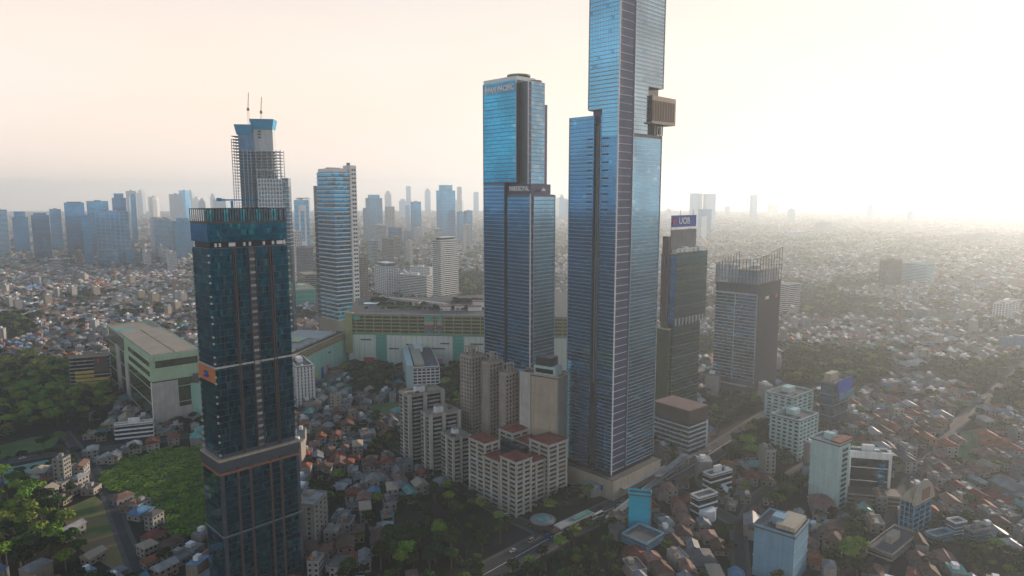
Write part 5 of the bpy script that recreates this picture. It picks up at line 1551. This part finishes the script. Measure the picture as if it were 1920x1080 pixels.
def far_houses():
    mats = WALLS + ROOFS
    V, Fq, MI = [], [], []
    base = 0
    # some more behind the camera, for the glass to mirror
    bx, by = NPR.uniform(-900, 900, 1500), NPR.uniform(-1100, 300, 1500)
    kb = ~((np.abs(np.arctan2(bx, by)) < R(42)) & (by > 0)) & ~blocked(bx, by)
    bx, by = bx[kb], by[kb]; nb = len(bx)
    X = np.concatenate([HX[rest], bx]); Yv = np.concatenate([HY[rest], by])
    W = np.concatenate([HW[rest], NPR.uniform(8,14,nb)]); L = np.concatenate([HL[rest], NPR.uniform(9,18,nb)])
    Hh = np.concatenate([HH[rest], NPR.choice([4,7,12,30], nb, p=[.4,.35,.17,.08])]); T = np.concatenate([HT[rest], NPR.choice([0,1,2], nb)])
    A = np.concatenate([HANG[rest], NPR.uniform(0,3.1,nb)])
    RF = np.concatenate([HR[rest], NPR.choice(10, nb)]); WA = np.concatenate([HWALL[rest], NPR.choice(5, nb)])
    n = len(X)
    l, w = L/2, W/2
    over = np.where(T < 2, 1.08, 1.0)
    rh = np.where(T == 2, .35, W*.3); e = np.where(T == 0, 0, np.where(T == 1, .85, .02))*w
    zero = np.zeros(n)
    def pt(a, b, z):
        return np.stack([X + a*np.cos(A) - b*np.sin(A), Yv + a*np.sin(A) + b*np.cos(A), z], 1)
    flatr = (T == 2)
    ring = [pt(sx*l, sy*w, z) for z in (zero, Hh) for sx, sy in ((-1,-1),(1,-1),(1,1),(-1,1))]
    eav = [pt(sx*l*over, sy*w*over, Hh-.05*(T<2)) for sx, sy in ((-1,-1),(1,-1),(1,1),(-1,1))]
    rid = [pt(-(l-e)*over, np.where(flatr, -w, 0), Hh+rh), pt((l-e)*over, np.where(flatr, -w, 0), Hh+rh),
           pt((l-e)*over, np.where(flatr, w, 0), Hh+rh), pt(-(l-e)*over, np.where(flatr, w, 0), Hh+rh)]
    V = np.stack(ring + eav + rid, 1).reshape(-1, 3)
    fq = np.array([(0,1,5,4),(1,2,6,5),(2,3,7,6),(3,0,4,7),(8,9,13,12),(9,10,14,13),(10,11,15,14),(11,8,12,15),(12,13,14,15)])
    faces = (fq[None] + (np.arange(n)*16)[:,None,None]).reshape(-1, 4)
    mi = np.concatenate([np.repeat(WA[:,None], 4, 1), np.repeat((RF+5)[:,None], 5, 1)], 1).ravel()
    me = bpy.data.meshes.new('city_houses')
    me.from_pydata(V.tolist(), [], faces.tolist())
    for m in mats: me.materials.append(m)
    me.polygons.foreach_set('material_index', mi.astype(np.int32))
    tag(link('city_houses', me), 'sea of small roofs and house blocks filling the city to the horizon', kind='stuff')
    # lift houses and tanks on the far flat roofs
    k = np.where((T == 2) & (Yv > 300) & (Yv < 2500))[0]
    l2, w2 = l[k]*.35, w[k]*.4
    def pt2(a, b, z): return np.stack([X[k] + a*np.cos(A[k]) - b*np.sin(A[k]), Yv[k] + a*np.sin(A[k]) + b*np.cos(A[k]), z], 1)
    V2 = np.stack([pt2(l2*(.3+sx), w2*(.4+sy), z) for z in (Hh[k], Hh[k]+2.8) for sx, sy in ((-1,-1),(1,-1),(1,1),(-1,1))], 1).reshape(-1,3)
    f2 = np.array([(0,1,5,4),(1,2,6,5),(2,3,7,6),(3,0,4,7),(4,5,6,7)])
    me2 = bpy.data.meshes.new('roof_huts'); me2.from_pydata(V2.tolist(), [], (f2[None]+(np.arange(len(k))*8)[:,None,None]).reshape(-1,4).tolist())
    me2.materials.append(white_wall)
    tag(link('roof_huts', me2), 'small huts and tanks on the flat roofs of the distant houses', kind='stuff')
far_houses()

# ------------------------------------------------------------------ trees
def crown_mesh(name, mat, seed, n, r=1.0, leaf_s=.2, squash=.75):
    """Unit crown: lobes of leaf clumps, uneven outline with gaps."""
    g = np.random.default_rng(seed)
    lobes = [(0,0,0,.62)] + [(math.cos(a)*.52, math.sin(a)*.52, g.uniform(-.22,.3), g.uniform(.34,.5)) for a in np.arange(6)*1.047 + g.uniform(0,1)] + [(g.uniform(-.2,.2), g.uniform(-.2,.2), .45, .42)]
    V, Fc = [], []
    for k in range(n):
        lx, ly, lz, lr = lobes[g.integers(len(lobes))]
        d = g.normal(size=3); d /= np.linalg.norm(d)
        if d[2] < -.35: d[2] = -d[2]*.5
        c = np.array([lx, ly, lz]) + d*lr*g.uniform(.78, 1.08)
        nrm = d + g.normal(size=3)*.45; nrm /= np.linalg.norm(nrm)
        u = np.cross(nrm, [0,0,1.0]) + 1e-3; u /= np.linalg.norm(u); v = np.cross(nrm, u)
        s = leaf_s*g.uniform(.6, 1.25)
        a0 = g.uniform(0, 3.14); ca, sa = math.cos(a0), math.sin(a0)
        u, v = u*ca+v*sa, v*ca-u*sa
        i = len(V)
        for p in (c-u*s, c-v*s*.7+nrm*s*.12, c+u*s, c+v*s*.7-nrm*s*.12): V.append((p[0]*r, p[1]*r, p[2]*r*squash))
        Fc.append((i,i+1,i+2,i+3))
    return np.array(V), np.array(Fc)
KINDS = [('leaf_dark', leaf_dark, 'dark green'), ('leaf_mid', leaf_mid, 'mid green'), ('leaf_bright', leaf_bright, 'bright green')]
def trunk_mesh():
    m = MB(); m.cyl(0,0,0,1.0,.055,7,.03)
    for a in range(4): m.bar((0,0,.6+.07*a), (.28*math.cos(a*1.6+.3), .28*math.sin(a*1.6+.3), 1.05), .03, .012)
    return m.mesh('trunk', bark)
def place_trees():
    TX, TY, TC = [], [], []
    for r0, r1, cell in ((335, 1000, 9.0), (1000, 1800, 12.0), (1800, 4200, 24.0)):
        x, y = wedge(r0, r1, cell); TX.append(x); TY.append(y); TC.append(np.full(len(x), cell))
    TX, TY, TC = map(np.concatenate, (TX, TY, TC))
    w = in_woods(TX, TY)
    bl = blocked(TX, TY) | inside(THICKET, TX, TY)
    gr = noise2(TX, TY, 130, 1)*.6 + noise2(TX, TY, 45, 2)*.4
    azi = np.arctan2(TX, TY)
    bias = np.where(azi > .28, .09, np.where(azi < -.3, -.05, 0.0))
    p = np.where(w, .95, np.where(gr > .63 - bias, .85, .3))
    k = ~bl & (NPR.random(len(TX)) < p)
    TX, TY, TC, w = TX[k], TY[k], TC[k], w[k]
    # trees outside the woods stand between the houses
    near = np.zeros(len(TX), bool)
    cellmap = {}
    for i in range(N): cellmap.setdefault((int(HX[i]//30), int(HY[i]//30)), []).append(i)
    for q in range(len(TX)):
        cx, cy = int(TX[q]//30), int(TY[q]//30)
        for a in (-1,0,1):
            for b in (-1,0,1):
                for i in cellmap.get((cx+a, cy+b), ()):
                    if (HX[i]-TX[q])**2 + (HY[i]-TY[q])**2 < (HL[i]*.5+1.2)**2: near[q] = True
    TX, TY, TC, w = TX[~near], TY[~near], TC[~near], w[~near]
    n = len(TX)
    rad = np.where(w, NPR.uniform(4.0, 7.5, n), NPR.uniform(2.4, 5.2, n)) * np.where(TY > 1800, 1.9, np.where(TY > 1000, 1.25, 1))
    hgt = rad*NPR.uniform(1.5, 2.1, n) + NPR.uniform(0, 3, n)
    kd = NPR.choice(3, n, p=[.4,.45,.15])
    kd = np.where((inside(WOODS[0], TX, TY) | inside(WOODS[1], TX, TY)) & (NPR.random(n) < .55), 2, kd)
    px, py, dd = proj_np(TX, TY, hgt*.7)
    vis = (px > -10) & (px < 1930) & (py > 380) & (py < 1085)
    for x0, x1, yt, Yb in SCREEN: vis &= ~((px > x0-3) & (px < x1+3) & (py > yt) & (TY > Yb))
    sc = np.where(vis, rad/dd, 0)
    o = np.argsort(-sc); ind = o[:300]; rest = np.setdiff1d(np.arange(n), ind)
    protos = []
    for s in range(4):
        V, Fc = crown_mesh('crown', None, 40+s, 330, 1.0, .2, .62+.08*s)
        row = []
        for nm, mat, _ in KINDS:
            me = bpy.data.meshes.new('crown'); me.from_pydata(V.tolist(), [], Fc.tolist()); me.materials.append(mat); row.append(me)
        protos.append(row)
    tr = trunk_mesh()
    rows = []
    for i in ind:
        t = thing('tree', '', 'tree', (TX[i], TY[i], 0), RND.uniform(0, 6.28), 'trees between the houses')
        link('trunk', tr, t, None, None, (hgt[i], hgt[i], hgt[i]*.85))
        s = rad[i]
        link('crown', protos[RND.randrange(4)][kd[i]], t, (0,0,hgt[i]-s*.35), None, (s, s*RND.uniform(.85,1.15), s*RND.uniform(.9,1.25)))
        size = 'large' if s > 5.6 else 'small' if s < 3.6 else 'mid-size'
        rows.append((t, f'{size} {KINDS[kd[i]][2]} leafy tree', px[i], py[i]))
    single_out(rows)
    # the rest: one mass per foliage colour
    fine = [crown_mesh('c', None, 60+s, 95, 1.0, .34, .7) for s in range(4)]
    rough = [crown_mesh('c', None, 80+s, 22, 1.0, .62, .7) for s in range(4)]
    for c, (nm, mat, word) in enumerate(KINDS):
        VV, FF, off = [], [], 0
        for i in rest[kd[rest] == c]:
            V, Fc = (fine if TY[i] < 1300 else rough)[RND.randrange(4)]
            a = RND.uniform(0, 6.28); ca, sa = math.cos(a), math.sin(a)
            q = V*[rad[i], rad[i]*RND.uniform(.8,1.2), rad[i]*RND.uniform(.85,1.2)]
            VV.append(np.stack([q[:,0]*ca-q[:,1]*sa+TX[i], q[:,0]*sa+q[:,1]*ca+TY[i], q[:,2]+hgt[i]-rad[i]*.35], 1)); FF.append(Fc+off); off += len(V)
        VV, FF = np.concatenate(VV), np.concatenate(FF)
        me = bpy.data.meshes.new('tree_canopy'); me.from_pydata(VV.tolist(), [], FF.tolist()); me.materials.append(mat)
        tag(link('tree_canopy', me), f'{word} mass of distant city trees', kind='stuff')
    print('trees', n, 'houses', N)
    # thicket of low growth on the empty plot, roof garden green
    VV, FF, off = [], [], 0
    th = np.array(THICKET); cnt = 0
    while cnt < 900:
        x, y = NPR.uniform(th[:,0].min(), th[:,0].max()), NPR.uniform(th[:,1].min(), th[:,1].max())
        if not inside(THICKET, np.array([x]), np.array([y]))[0]: continue
        V, Fc = fine[RND.randrange(4)]; s = RND.uniform(1.2, 3.0) * (1.4 if RND.random() < .12 else 1)
        VV.append(V*[s,s,s*.7] + [x,y,s*.35]); FF.append(Fc+off); off += len(V); cnt += 1
    me = bpy.data.meshes.new('thicket'); me.from_pydata(np.concatenate(VV).tolist(), [], np.concatenate(FF).tolist()); me.materials.append(leaf_bright)
    tag(link('thicket', me), 'bright yellow-green thicket on the empty plot left of the dark tower', kind='stuff')
    VV, FF, off = [], [], 0
    A = P(652, 625, 815)
    for x0, y0, w_, d_ in ((25,60,60,14),(8,95,22,26),(95,35,70,12),(60,30,26,9),(120,80,40,30),(2,28,60,4),(90,22,110,5)):
        for k in range(int(w_*d_/15)):
            V, Fc = fine[RND.randrange(4)]; s = RND.uniform(1.4, 3.4)
            VV.append(V*[s,s,s*.9] + [A.x+x0+RND.uniform(0,w_), A.y+y0+RND.uniform(0,d_), 68.5+s*.6]); FF.append(Fc+off); off += len(V)
    me = bpy.data.meshes.new('roof_shrubs'); me.from_pydata(np.concatenate(VV).tolist(), [], np.concatenate(FF).tolist()); me.materials.append(leaf_dark)
    tag(link('roof_shrubs', me), 'shrubs and palms massed on the roof garden of the mall', kind='stuff')
flat('thicket_floor', [(p[0], p[1]) for p in THICKET][::-1], .05, lawn_m)
tag(bpy.data.objects['thicket_floor'], 'grassy floor under the bright thicket', kind='structure')
place_trees()

# ------------------------------------------------------------------ traffic on the roads
def traffic():
    r = random.Random(21)
    paints = [('white', paint('car_white', (.6,.6,.6), .35, .03)), ('silver', paint('car_silver', (.35,.36,.37), .3, .03, metal=.5)), ('black', paint('car_black', (.02,.02,.022), .3, .03)),
              ('grey', paint('car_grey', (.13,.14,.15), .35, .03)), ('red', paint('car_red', (.35,.03,.03), .35, .03)), ('blue', paint('car_blue', (.03,.08,.25), .35, .03))]
    def shape(kind, m):
        L, W, Hh = {'car': (4.4,1.75,.75), 'van': (4.9,1.9,1.0), 'bus': (11.5,2.5,1.1)}[kind]
        body = MB().box(-L/2, L/2, -W/2, W/2, .35, Hh+.15).mesh('body', m)
        z = Hh+.15; tz = {'car': 1.5, 'van': 2.0, 'bus': 3.1}[kind]
        f0, f1 = {'car': (-.33,.22), 'van': (-.49,.36), 'bus': (-.5,.49)}[kind]
        lo = [(L*f0,-W*.47),(L*f1,-W*.47),(L*f1,W*.47),(L*f0,W*.47)]; k = {'car': .55, 'van': .3, 'bus': .1}[kind]
        up = [(L*f0+k*.7,-W*.4),(L*f1-k,-W*.4),(L*f1-k,W*.4),(L*f0+k*.7,W*.4)]
        cab = MB().prism(lo, z, tz-.08, up).mesh('cabin', g_black)
        top = MB().prism([(a[0]*1.01,a[1]*1.03) for a in up], tz-.08, tz).mesh('roof', m)
        return L, W, body, cab, top
    wheel = MB()
    n = 10
    wheel.prism([(.33*math.cos(2*math.pi*q/n), .33*math.sin(2*math.pi*q/n)) for q in range(n)], -.1, .1)
    wheel = wheel.mesh('wheel', dark_metal)
    cache = {}
    rows = []
    for pts, width, count in ((ROADS[0], 17, 34), (ROADS[1], 6.5, 8), (ROADS[3], 7, 8), (ROADS[4], 7, 5)):
        seg = [(pts[i+1]-pts[i]).length for i in range(len(pts)-1)]; tot = sum(seg)
        spots = []
        while len(spots) < count:
            s_, side = r.uniform(.03, .95)*tot, r.choice((-1, 1))
            lane = side*(width*.12 if width < 10 or r.random() < .5 else width*.33)
            if all(abs(s_-q[0]) > 13 or abs(lane-q[1]) > 2.2 for q in spots): spots.append((s_, lane))
        for s_, lane in spots:
            i = 0
            while s_ > seg[i]: s_ -= seg[i]; i += 1
            d = (pts[i+1]-pts[i]).normalized()
            p = pts[i] + d*s_ + Vector((-d.y, d.x, 0))*lane
            kind = r.choices(('car', 'van', 'bus'), (.62, .3, .08))[0]
            word, m = r.choices(paints, (.3,.22,.2,.16,.06,.06))[0]
            if (kind, word) not in cache: cache[(kind, word)] = shape(kind, m)
            L, W, body, cab, top = cache[(kind, word)]
            ang = math.atan2(d.y, d.x) + (math.pi if lane > 0 else 0)
            t = thing(kind, '', kind, (p.x, p.y, .11), ang, 'vehicles on the roads')
            link('body', body, t); link('cabin', cab, t); link('roof', top, t)
            for a in (-.32, .32):
                for b_ in (-.46, .46): link('wheel', wheel, t, (L*a, W*b_, .33), (math.pi/2, 0, 0))
            q = project((p.x, p.y, 1))
            rows.append((t, f'{word} {kind} on the road', q[0], q[1]))
    single_out(rows)
traffic()

# ------------------------------------------------------------------ haze
def haze():
    m = bpy.data.materials.new('haze'); m.use_nodes = True
    nt = m.node_tree; nt.nodes.clear()
    out = nt.nodes.new('ShaderNodeOutputMaterial'); v = nt.nodes.new('ShaderNodeVolumePrincipled')
    v.inputs['Color'].default_value = HAZE_COLOR
    v.inputs['Density'].default_value = HAZE_DENSITY
    v.inputs['Anisotropy'].default_value = HAZE_G
    nt.links.new(v.outputs[0], out.inputs['Volume'])
    o = MB().box(-GEXT-500, GEXT+500, -3500, GEXT+500, -1, 392).build('haze', m)
    tag(o, 'pale morning haze lying over the whole city', kind='stuff')
haze()

# ------------------------------------------------------------------ sub-parts sit under the part that carries them
CARRIER = {'sky_box_fin': 'sky_box', 'sky_box_window': 'sky_box', 'helipad_mark': 'helipad', 'podium_screen': 'podium', 'podium_roof': 'podium', 'podium_band': 'podium',
 'roof_unit': 'roof', 'lift_house': 'roof', 'parapet': 'roof', 'stair_head': 'roof', 'water_tank': 'roof', 'pavilion_roof': 'pavilion', 'wing_roof': 'wing', 'wing_band': 'back_wing',
 'crown_pane': 'plant_drum', 'drum_roof': 'plant_drum', 'vent': 'crown', 'screen_post': 'crown', 'screen_pane': 'crown', 'plant_roof': 'plant_room', 'core_opening': 'core',
 'cap_roof': 'cap_storey', 'square_window': 'side_slab', 'roof_storey_window': 'roof_storey', 'sign_strut': 'billboard', 'skylight': 'roof', 'panel_joint': 'wall_core', 'wall_slot': 'wall_core', 'poster': 'wall_core', 'arch_panel': 'arched_top', 'slot_light': 'slot'}
SIGN = ('billboard', 'orange_panel', 'sign_band', 'waist')
def base_name(o): return o.name.rsplit('.', 1)[0] if o.name[-3:].isdigit() else o.name
for t in [o for o in COL.objects if o.type == 'EMPTY']:
    kids = {}
    for k in t.children: kids.setdefault(base_name(k), []).append(k)
    for nm, v in kids.items():
        ups = []
        if nm in CARRIER: ups = kids.get(CARRIER[nm], [])
        elif nm in ('lettering', 'emblem'): ups = [q for s_ in SIGN for q in kids.get(s_, [])]
        if not ups: continue
        for k in v:
            mid = k.location
            up = min(ups, key=lambda q: (q.location - mid).length)
            k.parent = up
            k.matrix_parent_inverse = up.matrix_basis.inverted()
